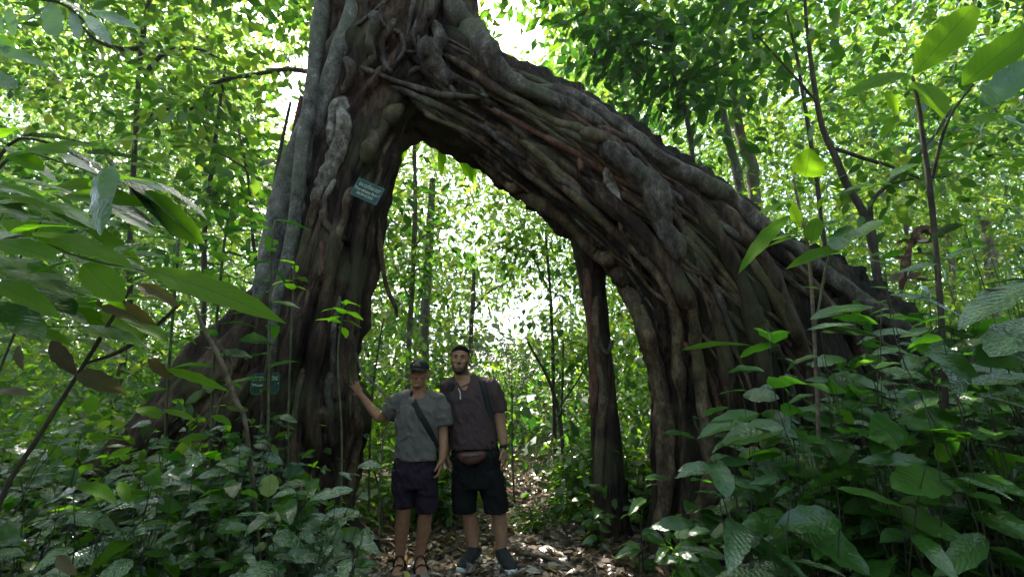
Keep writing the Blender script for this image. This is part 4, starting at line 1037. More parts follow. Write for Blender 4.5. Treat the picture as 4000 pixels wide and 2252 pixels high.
for x0, z0, w, h in ((-.022, .082, .030, .006), (.010, .083, .024, .006), (-.006, .094, .016, .010), (-.026, .073, .020, .004), (.0, .073, .014, .004), (.022, .073, .018, .004), (.012, .098, .012, .005)):
    for k in range(6):
        x = x0 + w * (k / 5 - .5); z = z0 + .004 * math.sin(k * 2.2 + x0 * 300)
        rr = 1.0 - .9 * max(0, z - .085) * 6
        y = .005 - .1065 * math.sqrt(max(.05, 1 - (x / .085) ** 2)) * (1 if z < .085 else .985 - (z - .085) * 3.4)
        mb.ellipsoid(trA((x, y - .001, z)), (w / 9, .003, h / 2), RH, 6, 4)
em = mb.build('emblem', M['emblem'], cap)

def keep_parent(o, p):
    o.parent = p; o.matrix_parent_inverse = Matrix.Identity(4)
keep_parent(em, cap)

# grey t-shirt
mb = MB()
TS = [(1628, 1800, Y1, .176, .130), (1628, 1770, Y1, .176, .130), (1629, 1720, Y1, .172, .128), (1632, 1660, Y1, .180, .130), (1636, 1605, Y1, .186, .125), (1638, 1568, Y1 + .01, .165, .105), (1638, 1548, Y1 + .02, .105, .08), (1638, 1536, Y1 + .02, .078, .068)]
torso(mb, TS)
mb.loft(limbpts([(1612, 1552, Y1), (1578, 1558, Y1 + .01), (1554, 1574, Y1 + .015), (1518, 1612, Y1 + .05)]), [.070, .084, .083, .080], [.072, .08, .08, .074], 20)
mb.loft(limbpts([(1664, 1552, Y1), (1708, 1562, Y1), (1727, 1600, Y1), (1734, 1662, Y1)]), [.066, .074, .076, .075], [.066, .07, .072, .072], 20)
meS = finish(mb, 'shirt', 0.008, 4)
hem = at(1628, 1797, Y1)[2]
def keepA(co):
    px_, py_, _ = project(np.array(co))
    if co.z < hem + .006: return False
    # neck opening
    return math.hypot((co.x - at(1638, 1535, Y1)[0]) / .068, (co.z - (at(1638, 1540, Y1)[2])) / (.040 if co.y < Y1 else .02)) > 1 or co.z < at(1638, 1562, Y1)[2]
folds(meS, .013, 7.5, 1.3)
shirtA = shell(meS, keepA, 0.0, 'shirt', M['shirt_a'], manA, .004)
# plum shorts
mb = MB()
torso(mb, [(1622, 1900, Y1, .165, .125), (1621, 1850, Y1, .172, .13), (1621, 1806, Y1, .172, .126), (1622, 1782, Y1, .160, .118)])
mb.loft(limbpts([(1583, 1830, Y1), (1579, 1890, Y1), (1578, 1950, Y1 - .01), (1579, 1980, Y1 - .01)]), [.098, .094, .084, .080], [.125, .115, .1, .096], 20)
mb.loft(limbpts([(1662, 1830, Y1), (1668, 1890, Y1), (1668, 1960, Y1 - .01), (1667, 2000, Y1 - .01)]), [.098, .094, .088, .084], [.125, .115, .1, .096], 20)
meS = finish(mb, 'shorts', 0.008, 4); folds(meS, .011, 7.0, 4.3)
zc1, zc2 = at(1579, 1976, Y1)[2], at(1667, 1997, Y1)[2]
shortsA = shell(meS, lambda co: co.z > (zc1 if co.x < at(1621, 1950, Y1)[0] else zc2), 0.0, 'shorts', M['shorts_a'], manA, .004)
# sandals
for a, d, sx in footsA:
    mb = MB()
    fwd = lambda q, o, z: np.array([*(a + d * q + sx * o)[:2], z])
    mb.loft([fwd(-.075, 0, .004), fwd(-.03, 0, .004), fwd(.08, 0, .004), fwd(.16, 0, .004), fwd(.215, 0, .004)], [.03, .042, .042, .052, .035], [.012, .012, .012, .012, .012], 16, (0, 0, 1), power=3)
    sd_ = mb.build('sandal', M['black'], manA)
    mb = MB()
    for q, hgt, wd in ((.115, .074, .050), (.04, .114, .046)):
        mb.loft([fwd(q - .01, -wd, .012), fwd(q, -wd * .95, hgt * .6), fwd(q + .004, -wd * .5, hgt * .95), fwd(q + .006, 0, hgt * 1.03), fwd(q + .004, wd * .5, hgt * .95), fwd(q, wd * .95, hgt * .6), fwd(q - .01, wd, .012)], .010, .004, 8, tuple(np.cross(d, (0, 0, 1)) * .01 + np.array([0, 0, 1])))
    st = mb.build('strap', M['black'], manA)
    keep_parent(st, sd_)

# ---- sling bag of the man with the cap
def strap_over(bv, pts, half, off, n=40, thick=.003):
    S = spline(np.array(pts, float), n); out = []
    for x, y in S:
        d = Vector(ray(x, y)).normalized(); h = bv.ray_cast(Vector(CAM), d)
        out.append(np.array(h[0]) - np.array(d) * off if h[0] is not None else None)
    ok = [i for i, p in enumerate(out) if p is not None]
    Q = np.array([out[i] for i in ok]); 
    ker = np.array([1, 2, 3, 2, 1.]) / 9
    Q = np.stack([np.convolve(np.pad(Q[:, c], 2, mode='edge'), ker, 'valid') for c in range(3)], 1); Q[:, 1] -= .004
    return Q
slA = empty('sling_bag', at(1706, 1745, Y1), 'small black sling bag worn across the grey t-shirt', 'bag')
Q = strap_over(bvh_of(shirtA.data), [(1612, 1542), (1618, 1570), (1640, 1615), (1668, 1662), (1690, 1705), (1706, 1750)], .024, .004)
mb = MB(); mb.loft(Q, .026, .004, 10, power=3); mb.build('strap', M['black'], slA)
mb = MB(); c = at(1712, 1756, Y1 + .02); mb.ellipsoid(c, (.045, .08, .075), None, 20, 14)
bag = finish(mb, 'pouch', .008, 2); link_mesh('pouch', bag, M['black'], slA)

# ---- the bearded man
Y2 = 4.0
feetB = at(1920, 2215, Y2); feetB[2] = 0
manB = empty('person', feetB, 'tall bearded man in a burgundy henley and black shorts', 'person')
mb = MB()
HB = at(1797, 1404, Y2 - .05); RB = rot_basis((-0.04, 1, 0.06), (0.03, 0.0, 1)); sB = 1.02
head(mb, HB, RB, sB, 1.12)
mb.loft([at(1800, 1432, Y2), at(1804, 1460, Y2), at(1812, 1482, Y2), at(1822, 1505, Y2)], [.068, .074, .098, .16], [.07, .072, .08, .1], 20)
TB = [(1862, 1830, Y2, .172, .125), (1860, 1790, Y2, .190, .135), (1852, 1730, Y2, .192, .140), (1845, 1670, Y2, .192, .138), (1838, 1600, Y2, .208, .138), (1832, 1550, Y2, .212, .128), (1826, 1515, Y2, .175, .105), (1818, 1490, Y2, .09, .075)]
torso(mb, TB, -.012)
mb.loft(limbpts([(1880, 1505, Y2), (1925, 1522, Y2), (1944, 1580, Y2), (1954, 1660, Y2)]), [.07, .066, .060, .050], None, 18)
mb.loft(limbpts([(1952, 1648, Y2), (1957, 1672, Y2), (1963, 1705, Y2 - .02), (1968, 1745, Y2 - .04)]), [.047, .050, .044, .031], None, 18)
wC = at(1969, 1748, Y2 - .04)
hand(mb, wC, at(1972, 1825, Y2 - .07) - wC, np.array([-1, .2, 0]), -1, .55, 1.1)
mb.loft(limbpts([(1775, 1508, Y2), (1745, 1525, Y2 + .02), (1738, 1585, Y2 + .05), (1742, 1665, Y2 + .07)]), [.07, .066, .060, .050], None, 18)
mb.loft(limbpts([(1742, 1655, Y2 + .07), (1742, 1690, Y2 + .06), (1743, 1725, Y2 + .03), (1744, 1770, Y2)]), [.047, .050, .044, .031], None, 18)
wD = at(1744, 1772, Y2)
hand(mb, wD, at(1750, 1850, Y2 - .03) - wD, np.array([1, .1, 0]), 1, .6, 1.1)
lgL = [(1820, 1850, Y2), (1816, 1910, Y2), (1820, 1965, Y2 - .02), (1832, 2010, Y2 - .01), (1840, 2060, Y2 + .02), (1848, 2120, Y2 + .01), (1852, 2172, Y2 + .01), (1852, 2190, Y2 + .01)]
lgR = [(1915, 1840, Y2), (1932, 1900, Y2), (1940, 1955, Y2 - .02), (1946, 2000, Y2 - .02), (1952, 2050, Y2), (1958, 2110, Y2 - .02), (1960, 2155, Y2 - .03), (1962, 2175, Y2 - .03)]
for lg in (lgL, lgR):
    mb.loft(limbpts(lg), [.105, .095, .072, .062, .066, .050, .040, .042], [.115, .1, .075, .064, .072, .053, .046, .048], 20)
bodyB = finish(mb, 'body', 0.0055, 3)
link_mesh('body', bodyB, M['skin_b'], manB)
face(manB, HB, RB, sB, True)
def hairB(co):
    p = inv(co, HB, RB, sB)
    if abs(p[0]) > .1 or p[2] > .14 or p[2] < -.03 or abs(p[1]) > .14: return False
    if abs(p[0]) > .0755 and p[2] < .03 and p[1] < .045: return False
    line = .066 + .010 * math.cos(p[0] * 40)
    if p[1] < -.045: return p[2] > line
    return p[2] > (line - .9 * max(0, p[1] + .045) * 1.2 if p[1] < 0.03 else -.03)
shell(bodyB, hairB, .006, 'hair', M['hair'], manB)
def beardB(co):
    p = inv(co, HB, RB, sB)
    if not (-.135 < p[2] < -.02 and abs(p[0]) < .09 and p[1] < .0): return False
    if p[2] > -.052: return (abs(p[0]) > .056 and p[1] > -.07 and p[2] < -.01) or (abs(p[0]) < .03 and p[1] < -.085 and -.056 < p[2] < -.045)
    if abs(p[0]) < .026 and -.080 < p[2] < -.055: return False
    return abs(p[0]) > .034 - .25 * min(0, p[2] + .055) or p[2] < -.078
shell(bodyB, beardB, .0022, 'beard', M['stubble'], manB)
# henley shirt with an open neck
mb = MB()
TS = [(1851, 1756, Y2, .206, .158), (1850, 1720, Y2, .206, .160), (1845, 1670, Y2, .204, .156), (1839, 1610, Y2, .214, .152), (1834, 1555, Y2, .222, .142), (1828, 1520, Y2, .195, .122), (1820, 1496, Y2, .12, .094), (1813, 1480, Y2, .095, .085)]
torso(mb, TS)
mb.loft(limbpts([(1855, 1500, Y2), (1912, 1510, Y2), (1938, 1550, Y2), (1948, 1610, Y2)]), [.078, .084, .084, .080], None, 20)
mb.loft(limbpts([(1790, 1500, Y2), (1752, 1514, Y2 + .01), (1740, 1560, Y2 + .03), (1741, 1625, Y2 + .05)]), [.078, .084, .082, .080], None, 20)
meS = finish(mb, 'shirt', 0.008, 4); folds(meS, .012, 7.0, 9.3)
hemB = at(1850, 1752, Y2)[2]; nk = at(1812, 1482, Y2); vtip = at(1817, 1528, Y2 - .12)
def keepB(co):
    if co.z < hemB + .006: return False
    if co.z > nk[2] - .01 and math.hypot(co.x - nk[0], (co.y - Y2)) < .085: return False
    if co.y < Y2 - .02 and co.z > vtip[2]:
        w = .012 + .075 * min(1, (co.z - vtip[2]) / (nk[2] - vtip[2]))
        if abs(co.x - (vtip[0] + (nk[0] - vtip[0]) * (co.z - vtip[2]) / (nk[2] - vtip[2]))) < w * .8: return False
    return True
shirtB = shell(meS, keepB, 0.0, 'shirt', M['shirt_b'], manB, .004)
# pendant
p0 = at(1800, 1548, Y2 - .17)
mb = MB()
bvB = bvh_of(shirtB.data)
Q = strap_over(bvB, [(1790, 1515), (1797, 1530), (1799, 1548)], 0, .006, 10)
mb = MB(); mb.loft(Q, .004, .003, 8); mb.ellipsoid(Q[-1] - np.array([0, .003, .012]), (.006, .004, .018), None, 10, 8)
mb.build('pendant', M['sole'], manB)
# black shorts
mb = MB()
torso(mb, [(1866, 1900, Y2, .190, .145), (1864, 1840, Y2, .200, .150), (1861, 1790, Y2, .204, .150), (1855, 1745, Y2, .196, .145)])
mb.loft(limbpts([(1818, 1840, Y2), (1813, 1900, Y2), (1813, 1960, Y2 - .01), (1815, 2002, Y2 - .01)]), [.112, .110, .105, .102], [.14, .13, .115, .11], 20)
mb.loft(limbpts([(1912, 1840, Y2), (1925, 1900, Y2), (1936, 1960, Y2 - .01), (1939, 2002, Y2 - .01)]), [.112, .110, .105, .102], [.14, .13, .115, .11], 20)
meS = finish(mb, 'shorts', 0.008, 4); folds(meS, .011, 7.0, 14.3)
zcb = at(1870, 1995, Y2)[2]
shell(meS, lambda co: co.z > zcb, 0.0, 'shorts', M['shorts_b'], manB, .004)
# shoes
for (ax, ay), (tx, ty), yy_ in (((1852, 2185), (1802, 2236), Y2 + .01), ((1961, 2172), (1998, 2240), Y2 - .03)):
    a = at(ax, ay, yy_); a[2] = 0
    t = at(tx, ty, yy_ - .22); t[2] = 0
    d = t - a; d /= np.linalg.norm(d); sx = np.cross(d, (0, 0, 1))
    f = lambda q, z: np.array([*(a + d * q * 1.12)[:2], z * 1.12])
    mb = MB()
    mb.loft([f(-.075, .06), f(-.05, .07), f(0, .075), f(.06, .066), f(.12, .055), (f(.18, .045)), f(.225, .035)], [.026, .044, .050, .052, .059, .055, .028], [.04, .055, .06, .052, .04, .034, .018], 20, (0, 0, 1), power=2.4)
    mb.loft([f(0, .06), f(-.002, .088), f(-.004, .098)], [.052, .054, .052], [.062, .06, .058], 18, tuple(d))
    me = finish(mb, 'shoe', .006, 3)
    so = link_mesh('shoe', me, M['shoe'], manB)
    mb = MB()
    mb.loft([f(-.085, .016), f(-.05, .016), f(.0, .014), (f(.06, .014)), f(.12, .014), f(.185, .016), f(.24, .026)], [.032, .051, .055, .055, .066, .062, .028], [.022, .024, .022, .020, .020, .020, .018], 20, (0, 0, 1), power=3.5)
    s1 = mb.build('sole', M['sole'], manB); keep_parent(s1, so)
    mb = MB()
    for k in range(4):
        q = .045 + .025 * k
        mb.loft([f(q, .105 - .012 * k) + sx * o for o in (-.026, 0, .026)], .004, .003, 6, (0, 0, 1))
    s2 = mb.build('laces', M['black'], manB); keep_parent(s2, so)
    mb = MB(); mb.box(f(.05, .100), (.016, .006, .010), None); s3 = mb.build('tab', M['sole'], manB, smooth=False); keep_parent(s3, so)
# wrist watch
mb = MB(); wd = at(1968, 1742, Y2 - .04); dd = wC - at(1963, 1705, Y2 - .02); dd /= np.linalg.norm(dd)
mb.loft([wd - dd * .012, wd + dd * .012], [.036, .036], [.036, .036], 20)
mb.ellipsoid(wd + np.array([.012, -.034, 0]), (.018, .008, .020), None, 14, 8)
tag(mb.build('watch', M['black']), 'black watch on the left wrist of the bearded man', 'watch')
# waist pack and backpack
wp = empty('waist_pack', at(1843, 1785, Y2 - .17), 'reddish brown waist pack below the hem of the burgundy shirt', 'bag')
mb = MB(); cpk = at(1843, 1783, Y2 - .17)
mb.loft([cpk + np.array([x, y, z]) for x, y, z in ((-.12, .05, .012), (-.075, .01, -.002), (-.02, -.005, -.012), (.04, 0, -.006), (.085, .02, .012), (.115, .05, .026))], [.012, .042, .052, .050, .038, .012], [.02, .045, .055, .052, .04, .015], 18, (0, 1, 0), power=2.6)
me = finish(mb, 'pouch', .007, 3); link_mesh('pouch', me, M['leather'], wp)
mb = MB(); mb.loft([cpk + np.array([x, -.057 + .3 * x * x * 2, -.012 + .022 + x * .12]) for x in (-.08, -.04, 0, .04, .08)], .003, .004, 8); mb.build('zip', M['black'], wp)
mb = MB()
mb.loft([at(1852, 1772, Y2) + np.array([.212 * math.cos(t), .160 * math.sin(t), .03 * math.cos(t)]) for t in np.linspace(0, 2 * math.pi, 40)], .004, .016, 8, (0, 0, 1))
mb.build('belt', M['black'], wp)
bp = empty('backpack', at(1830, 1640, Y2 + .22), 'dark backpack whose straps cross the shoulders of the bearded man', 'backpack')
mb = MB(); mb.box(at(1836, 1610, Y2 + .24), (.135, .07, .21)); me = finish(mb, 'pack', .012, 8); link_mesh('pack', me, M['black'], bp)
for pts in ([(1880, 1482), (1888, 1510), (1898, 1545), (1906, 1590), (1918, 1640)], [(1766, 1496), (1757, 1515), (1752, 1550), (1750, 1590), (1752, 1640)]):
    Q = strap_over(bvB, pts, .02, .005, 30)
    top = Q[0] + np.array([0, .10, .015]); mid = Q[0] + np.array([0, .2, -.05])
    Q = np.vstack([mid, top, Q])
    mb = MB(); mb.loft(Q, .027, .006, 10, power=3); mb.build('strap', M['black'], bp)

# ------------------------------------------------------------------ signs
M['sign'] = plain('green_enamel', (0.006, 0.040, 0.030), 0.5, 0.4, 0.45, 18)
M['sign_paint'] = plain('worn_white_paint', (0.34, 0.38, 0.32), 0.6, 0.3, 0.3, 60)
M['sign_line'] = plain('pale_green_line', (0.07, 0.2, 0.15), 0.6)

def text_mesh(s, size, wmax=None, bold=0.0):
    cu = bpy.data.curves.new('t', 'FONT'); cu.body = s; cu.size = size; cu.align_x = 'CENTER'; cu.align_y = 'CENTER'; cu.extrude = 0.0008; cu.offset = bold
    o = bpy.data.objects.new('t', cu); COL.objects.link(o)
    dg = bpy.context.evaluated_depsgraph_get(); dg.update()
    me = bpy.data.meshes.new_from_object(o.evaluated_get(dg))
    bpy.data.objects.remove(o); bpy.data.curves.remove(cu)
    me.materials.clear()
    if wmax:
        xs = [v.co.x for v in me.vertices]; k = wmax / (max(xs) - min(xs)); c = (max(xs) + min(xs)) / 2
        for v in me.vertices: v.co.x = (v.co.x - c) * k
    return me

def sign(TL, TR, BL, Y, label, lines, corner, tilt=0.0):
    a, b, c = at(*TL, Y), at(*TR, Y + tilt), at(*BL, Y)
    X = b - a; w = np.linalg.norm(X); X /= w
    U = a - c; h = np.linalg.norm(U); U -= X * U.dot(X); U /= np.linalg.norm(U); h = h * 1.0
    Z = np.cross(X, U)
    cen = (a + b) / 2 - U * h / 2
    Mx = Matrix(((X[0], U[0], Z[0], cen[0]), (X[1], U[1], Z[1], cen[1]), (X[2], U[2], Z[2], cen[2]), (0, 0, 0, 1)))
    t = bpy.data.objects.new('sign', None); COL.objects.link(t); t.matrix_world = Mx; tag(t, label, 'sign')
    def plate(w, h, z0, z1, r, inner=None):
        bm = bmesh.new(); pts = []
        for cx, cy, a0 in ((w / 2 - r, h / 2 - r, 0), (-w / 2 + r, h / 2 - r, 90), (-w / 2 + r, -h / 2 + r, 180), (w / 2 - r, -h / 2 + r, 270)):
            for k in range(5): pts.append((cx + r * math.cos(R(a0 + k * 22.5)), cy + r * math.sin(R(a0 + k * 22.5))))
        n = len(pts); m = MB()
        if inner is None:
            m.add([(x, y, z0) for x, y in pts] + [(x, y, z1) for x, y in pts], [tuple(range(n))[::-1], tuple(range(n, 2 * n))] + [(i, (i + 1) % n, n + (i + 1) % n, n + i) for i in range(n)])
        else:
            k1, k2 = (w - inner) / w, (h - inner) / h
            m.add([(x, y, z1) for x, y in pts] + [(x * k1, y * k2, z1) for x, y in pts], [(i, (i + 1) % n, n + (i + 1) % n, n + i) for i in range(n)])
        bm.free(); return m
    def ch(name, me, mat):
        o = bpy.data.objects.new(name, me); COL.objects.link(o); me.materials.append(M[mat]); o.parent = t; return o
    ch('panel', plate(w, h, -.004, .004, corner).mesh('panel'), 'sign')
    ch('border', plate(w * .94, h * .90, 0, .006, corner, .006).mesh('border'), 'sign_line')
    for s, y, size, wm, x in lines:
        me = text_mesh(s, size * h, wm * w, 0.0012)
        o = ch('lettering', me, 'sign_paint'); o.location = (x * w, y * h, .0062)
    for sx_ in (-1, 1):
        m = MB(); m.ellipsoid((sx_ * w * .44, 0 if corner > .02 else h * .02, .006), (.005, .005, .003), None, 10, 6)
        ch('nail', m.mesh('nail'), 'silver')
    return t
sign((1402, 692), (1505, 738), (1386, 764), 3.83, 'green sign with white lettering nailed high on the fig trunk inside the arch', [('ĐA CUỐNG DẸT', .20, .22, .80, .02), ('Ficus altissima Blume', -.05, .20, .84, 0), ('MORACEAE', -.27, .18, .60, 0)], .006, 0.05)
sign((985, 1455), (1100, 1452), (985, 1542), 3.72, 'green plaque with rounded corners low on the trunk, crossed by a root', [('CÂY ĐA', .22, .26, .40, -.26), ('BÓNG', .22, .26, .30, .27), ('Ficus', -.06, .16, .34, -.24)], .035)
root([(1060, 1330, 9), (1052, 1420, 12), (1045, 1480, 13), (1035, 1560, 12), (1040, 1650, 12)], 'bark', 26.0, seed=3)

M['leaf_deepnear'] = leaf_mat('deep_near_leaf', G((0, (0.014, 0.05, 0.016)), (1, (0.03, 0.085, 0.026))), G((0, (0.04, 0.18, 0.01)), (1, (0.09, 0.30, 0.02))), 0.22, 0.25, 0.8, veins=True, bump=0.5)

# ------------------------------------------------------------------ plants of the foreground
def leaf_between(rows, mat, name, parent, default_n=(0, -0.45, 1)):
    """rows: base px, tip px, base Y, tip Y, width px, droop, fold[, normal]"""
    by = {}
    for r in rows: by.setdefault(r[0], []).append(r[1:])
    for kind, rs in by.items():
        A = np.array([at(r[0][0], r[0][1], r[2]) for r in rs]); B = np.array([at(r[1][0], r[1][1], r[3]) for r in rs])
        L = np.linalg.norm(B - A, axis=1)
        W = np.array([px2m(r[4], (a + b) / 2) for r, a, b in zip(rs, A, B)])
        N = np.array([r[7] if len(r) > 7 else default_n for r in rs], float)
        dr = np.array([r[5] for r in rs]); fo = np.array([r[6] for r in rs])
        D = B - A
        D = D / L[:, None]
        Nn = N - D * (N * D).sum(1)[:, None]; Nn /= np.linalg.norm(Nn, axis=1)[:, None]
        D2 = D + Nn * dr[:, None] * 0.9          # lift the start so that the tip still lands on B after drooping
        V = leaf_arrays(A, D2, N, L * 1.05, W, dr, fo, 14, 5, kind, 0.035)
        link_mesh(name, leaves_mesh(name, V, 14, 5, uv=True), M[mat], parent)

def twig_px(rows, mat, parent, name='stem', seg=8):
    return px_tube(rows, seg=seg, n=40, lump=0.12, seed=random.random() * 40).build(name, M[mat], parent)

# -- left edge: long arching branches of a big leaved shrub
s = empty('shrub', at(-150, 1500, 1.7) * np.array([1, 1, 0]), 'big shrub at the left edge with long bright leaves on arching branches', 'shrub')
twig_px([(-300, 2600, 1.9, 14), (-250, 1900, 1.8, 13), (-160, 1300, 1.7, 11), (-60, 1000, 1.65, 9), (100, 918, 1.6, 6), (260, 985, 1.6, 5), (420, 1030, 1.58, 5), (540, 1048, 1.56, 4), (620, 1085, 1.55, 3)], 'stem', s)
twig_px([(-160, 1300, 1.7, 8), (-80, 800, 1.7, 7), (60, 605, 1.7, 5), (260, 640, 1.7, 4), (420, 700, 1.7, 3)], 'stem', s, 'branch')
leaf_between([
 ('lance', (560, 1045), (1085, 1245), 1.55, 1.5, 120, .12, .1, (.2, -.8, .55)),
 ('lance', (90, 905), (505, 1040), 1.62, 1.55, 130, .15, .15, (.2, -.55, .8)),
 ('lance', (40, 915), (330, 890), 1.65, 1.5, 70, .2, .2, (.1, -.4, .9)),
 ('oval', (-40, 940), (200, 1010), 1.6, 1.45, 110, .1, .15, (.1, -.7, .7)),
 ('lance', (-40, 1100), (215, 1230), 1.5, 1.4, 95, .15, .2, (.3, -.6, .7)),
 ('oval', (330, 1030), (470, 1165), 1.55, 1.45, 110, .1, .1, (.1, -.9, .4)),
 ('lance', (330, 1020), (110, 1070), 1.57, 1.45, 60, .15, .2),
 ('oval', (60, 610), (245, 590), 1.7, 1.6, 90, .25, .1, (0, -.8, .5)),
 ('oval', (40, 600), (160, 660), 1.68, 1.6, 70, .15, .15, (.0, -.8, .5)),
 ('lance', (-80, 760), (240, 830), 1.7, 1.6, 80, .15, .2), ('lance', (-60, 720), (180, 790), 1.66, 1.5, 60, .2, .2),
 ('lance', (-60, 560), (60, 500), 1.7, 1.6, 60, .1, .2),
], 'leaf_bright', 'foliage', s)
leaf_between([
 ('lance', (-120, 1010), (250, 1090), 1.75, 1.7, 120, .15, .2), ('oval', (-60, 1060), (280, 1150), 1.8, 1.7, 110, .15, .2), ('lance', (250, 990), (480, 1130), 1.68, 1.65, 70, .15, .2),
 ('lance', (-100, 700), (300, 760), 1.9, 1.9, 90, .2, .2), ('lance', (0, 860), (300, 880), 1.8, 1.8, 70, .2, .2), ('oval', (-20, 780), (90, 860), 1.8, 1.7, 70, .1, .2),
 ('heart', (400, 660), (390, 905), 1.66, 1.6, 150, .05, -.15, (-.3, -.9, .1)), ('oval', (420, 1010), (560, 950), 1.66, 1.8, 90, .1, .2), ('lance', (200, 960), (340, 890), 1.66, 1.8, 70, .1, .2),
 ('oval', (-30, 1180), (150, 1320), 1.7, 1.6, 120, .1, .2), ('oval', (60, 1120), (280, 1220), 1.8, 1.7, 110, .15, .2), ('lance', (280, 1120), (480, 1200), 1.8, 1.7, 80, .15, .2),
], 'leaf_near', 'foliage', s)

s = empty('sapling', at(80, 1600, 1.9) * np.array([1, 1, 0]), 'sapling with wet silvery leaves reflecting the sky, above the long bright leaf', 'sapling')
twig_px([(-60, 2500, 2.0, 12), (-40, 1400, 2.0, 10), (-60, 800, 1.95, 8), (40, 560, 1.9, 6), (180, 555, 1.88, 5), (300, 610, 1.86, 4), (430, 690, 1.85, 3)], 'dark_bark', s)
leaf_between([
 ('lance', (90, 535), (345, 560), 1.9, 1.9, 60, .1, .3, (0, -.2, 1)), ('lance', (250, 575), (480, 760), 1.88, 1.8, 75, .1, .35, (.5, -.3, 1)),
 ('lance', (340, 600), (615, 645), 1.87, 1.85, 80, .15, .3, (.1, -.25, 1)), ('lance', (420, 680), (785, 935), 1.85, 1.75, 120, .12, .35, (.6, -.35, .9)), ('lance', (480, 690), (690, 935), 1.84, 1.74, 70, .1, .3, (.5, -.4, .8)),
 ('lance', (560, 690), (800, 850), 1.86, 1.8, 70, .1, .3, (.5, -.25, .9)),
 ('lance', (20, 1290), (365, 1275), 1.75, 1.72, 46, .06, .2, (0, -.12, 1)), ('lance', (-60, 820), (160, 800), 1.8, 1.75, 40, .1, .3, (0, -.2, 1)),
 ('lance', (250, 0), (330, 60), 1.9, 1.9, 30, .05, .3), ('lance', (150, -40), (320, 50), 1.9, 1.9, 40, .05, .3),
], 'leaf_silver', 'foliage', s)
leaf_between([('oval', (565, 745), (780, 940), 1.83, 1.73, 95, .08, .2, (-.4, -.9, .3))], 'leaf_bright', 'yellow_leaf', s)

s = empty('overhanging_branch', at(-250, -150, 1.9), 'dark branch hanging into the top left corner with rounded leaves against the light', 'branch')
twig_px([(-300, -200, 1.9, 8), (-60, -60, 1.9, 6), (100, -10, 1.9, 5), (250, 20, 1.9, 5), (420, 170, 1.9, 3)], 'dark_bark', s)
leaf_between([
 ('oval', (190, 10), (225, 140), 1.9, 1.85, 80, .0, .1, (0, -1, .1)), ('oval', (30, 30), (55, 135), 1.9, 1.85, 45, 0, .1, (0, -1, .1)), ('oval', (-40, 20), (10, 130), 1.9, 1.85, 50, 0, .1, (0, -1, .1)),
 ('oval', (280, 40), (310, 150), 1.9, 1.85, 40, 0, .15, (.2, -1, .1)), ('lance', (340, 60), (430, 170), 1.9, 1.85, 50, .05, .1, (.3, -1, .2)), ('lance', (60, 200), (-60, 130), 1.9, 1.85, 60, .05, .1, (0, -1, .3)),
 ('lance', (-60, 180), (175, 255), 1.9, 1.85, 60, .1, .1, (0, -1, .3)), ('lance', (350, 40), (540, 110), 1.92, 1.9, 50, .1, .1, (0, -1, .3)), ('oval', (-80, 290), (60, 340), 1.9, 1.85, 80, .1, .1, (0, -1, .3)),
 ('lance', (300, -10), (490, 0), 1.92, 1.9, 50, .1, .1, (0, -1, .3)), ('oval', (60, 90), (130, 60), 1.9, 1.9, 40, .1, .1, (0, -1, .3)),
], 'leaf_near', 'foliage', s)

s = empty('withered_shrub', at(560, 1700, 2.0) * np.array([1, 1, 0]), 'half withered shrub with brown and yellowing leaves low on the left', 'shrub')
twig_px([(-140, 2500, 1.9, 11), (0, 1960, 1.9, 9), (160, 1690, 1.9, 8), (330, 1420, 1.9, 7), (440, 1240, 1.9, 6), (520, 1110, 1.9, 5)], 'dark_bark', s)
twig_px([(330, 1420, 1.9, 5), (470, 1370, 1.95, 8), (600, 1280, 2.0, 8), (700, 1190, 2.0, 5)], 'dark_bark', s, 'branch')
leaf_between([
 ('lance', (380, 1170), (600, 1265), 1.9, 1.85, 75, .1, .2, (.1, -.8, .5)), ('lance', (540, 1110), (690, 1190), 1.9, 1.85, 60, .1, .2, (.2, -.8, .5)), ('lance', (300, 1450), (480, 1530), 1.9, 1.85, 70, .1, .2, (0, -.9, .4)),
 ('lance', (580, 1400), (670, 1480), 1.95, 1.9, 40, .1, .2, (0, -.9, .3)), ('lance', (200, 1330), (300, 1460), 1.95, 1.9, 60, .1, .3, (0, -.9, .2)), ('lance', (70, 1350), (90, 1440), 1.9, 1.85, 34, .1, .3, (0, -.9, .2)),
 ('oval', (-60, 1530), (120, 1540), 1.7, 1.65, 60, .1, .2), ('lance', (220, 2170), (300, 2240), 1.7, 1.6, 40, .1, .2, (0, -.9, .4)),
], 'leaf_dead', 'withered_leaves', s)
leaf_between([('lance', (480, 1230), (650, 1330), 1.9, 1.8, 70, .1, .2), ('lance', (650, 1440), (880, 1520), 1.9, 1.85, 40, .12, .2, (.2, -.8, .5)), ('oval', (540, 1590), (620, 1630), 1.9, 1.85, 60, .1, .2), ('lance', (640, 1600), (760, 1640), 1.9, 1.85, 36, .1, .2), ('lance', (830, 1620), (900, 1660), 1.9, 1.85, 36, .1, .2),
              ('oval', (420, 1200), (540, 1330), 2.0, 1.95, 110, .1, .2), ('lance', (310, 1890), (450, 1960), 1.8, 1.7, 60, .2, .2), ('lance', (460, 1930), (320, 1975), 1.8, 1.7, 40, .1, .2), ('lance', (470, 1880), (500, 1960), 1.8, 1.7, 40, .1, .2)], 'leaf_bright', 'foliage', s)
o = twig_px([(760, 1190, 2.6, 5), (800, 1290, 2.6, 7), (860, 1400, 2.6, 9), (920, 1560, 2.6, 9), (960, 1660, 2.6, 7), (1010, 2100, 2.7, 6), (1030, 2500, 2.7, 6)], 'twig', None, 'dead_stick')
tag(o, 'bare pale dead stick leaning in front of the fig buttress left of the plaque', 'stick')
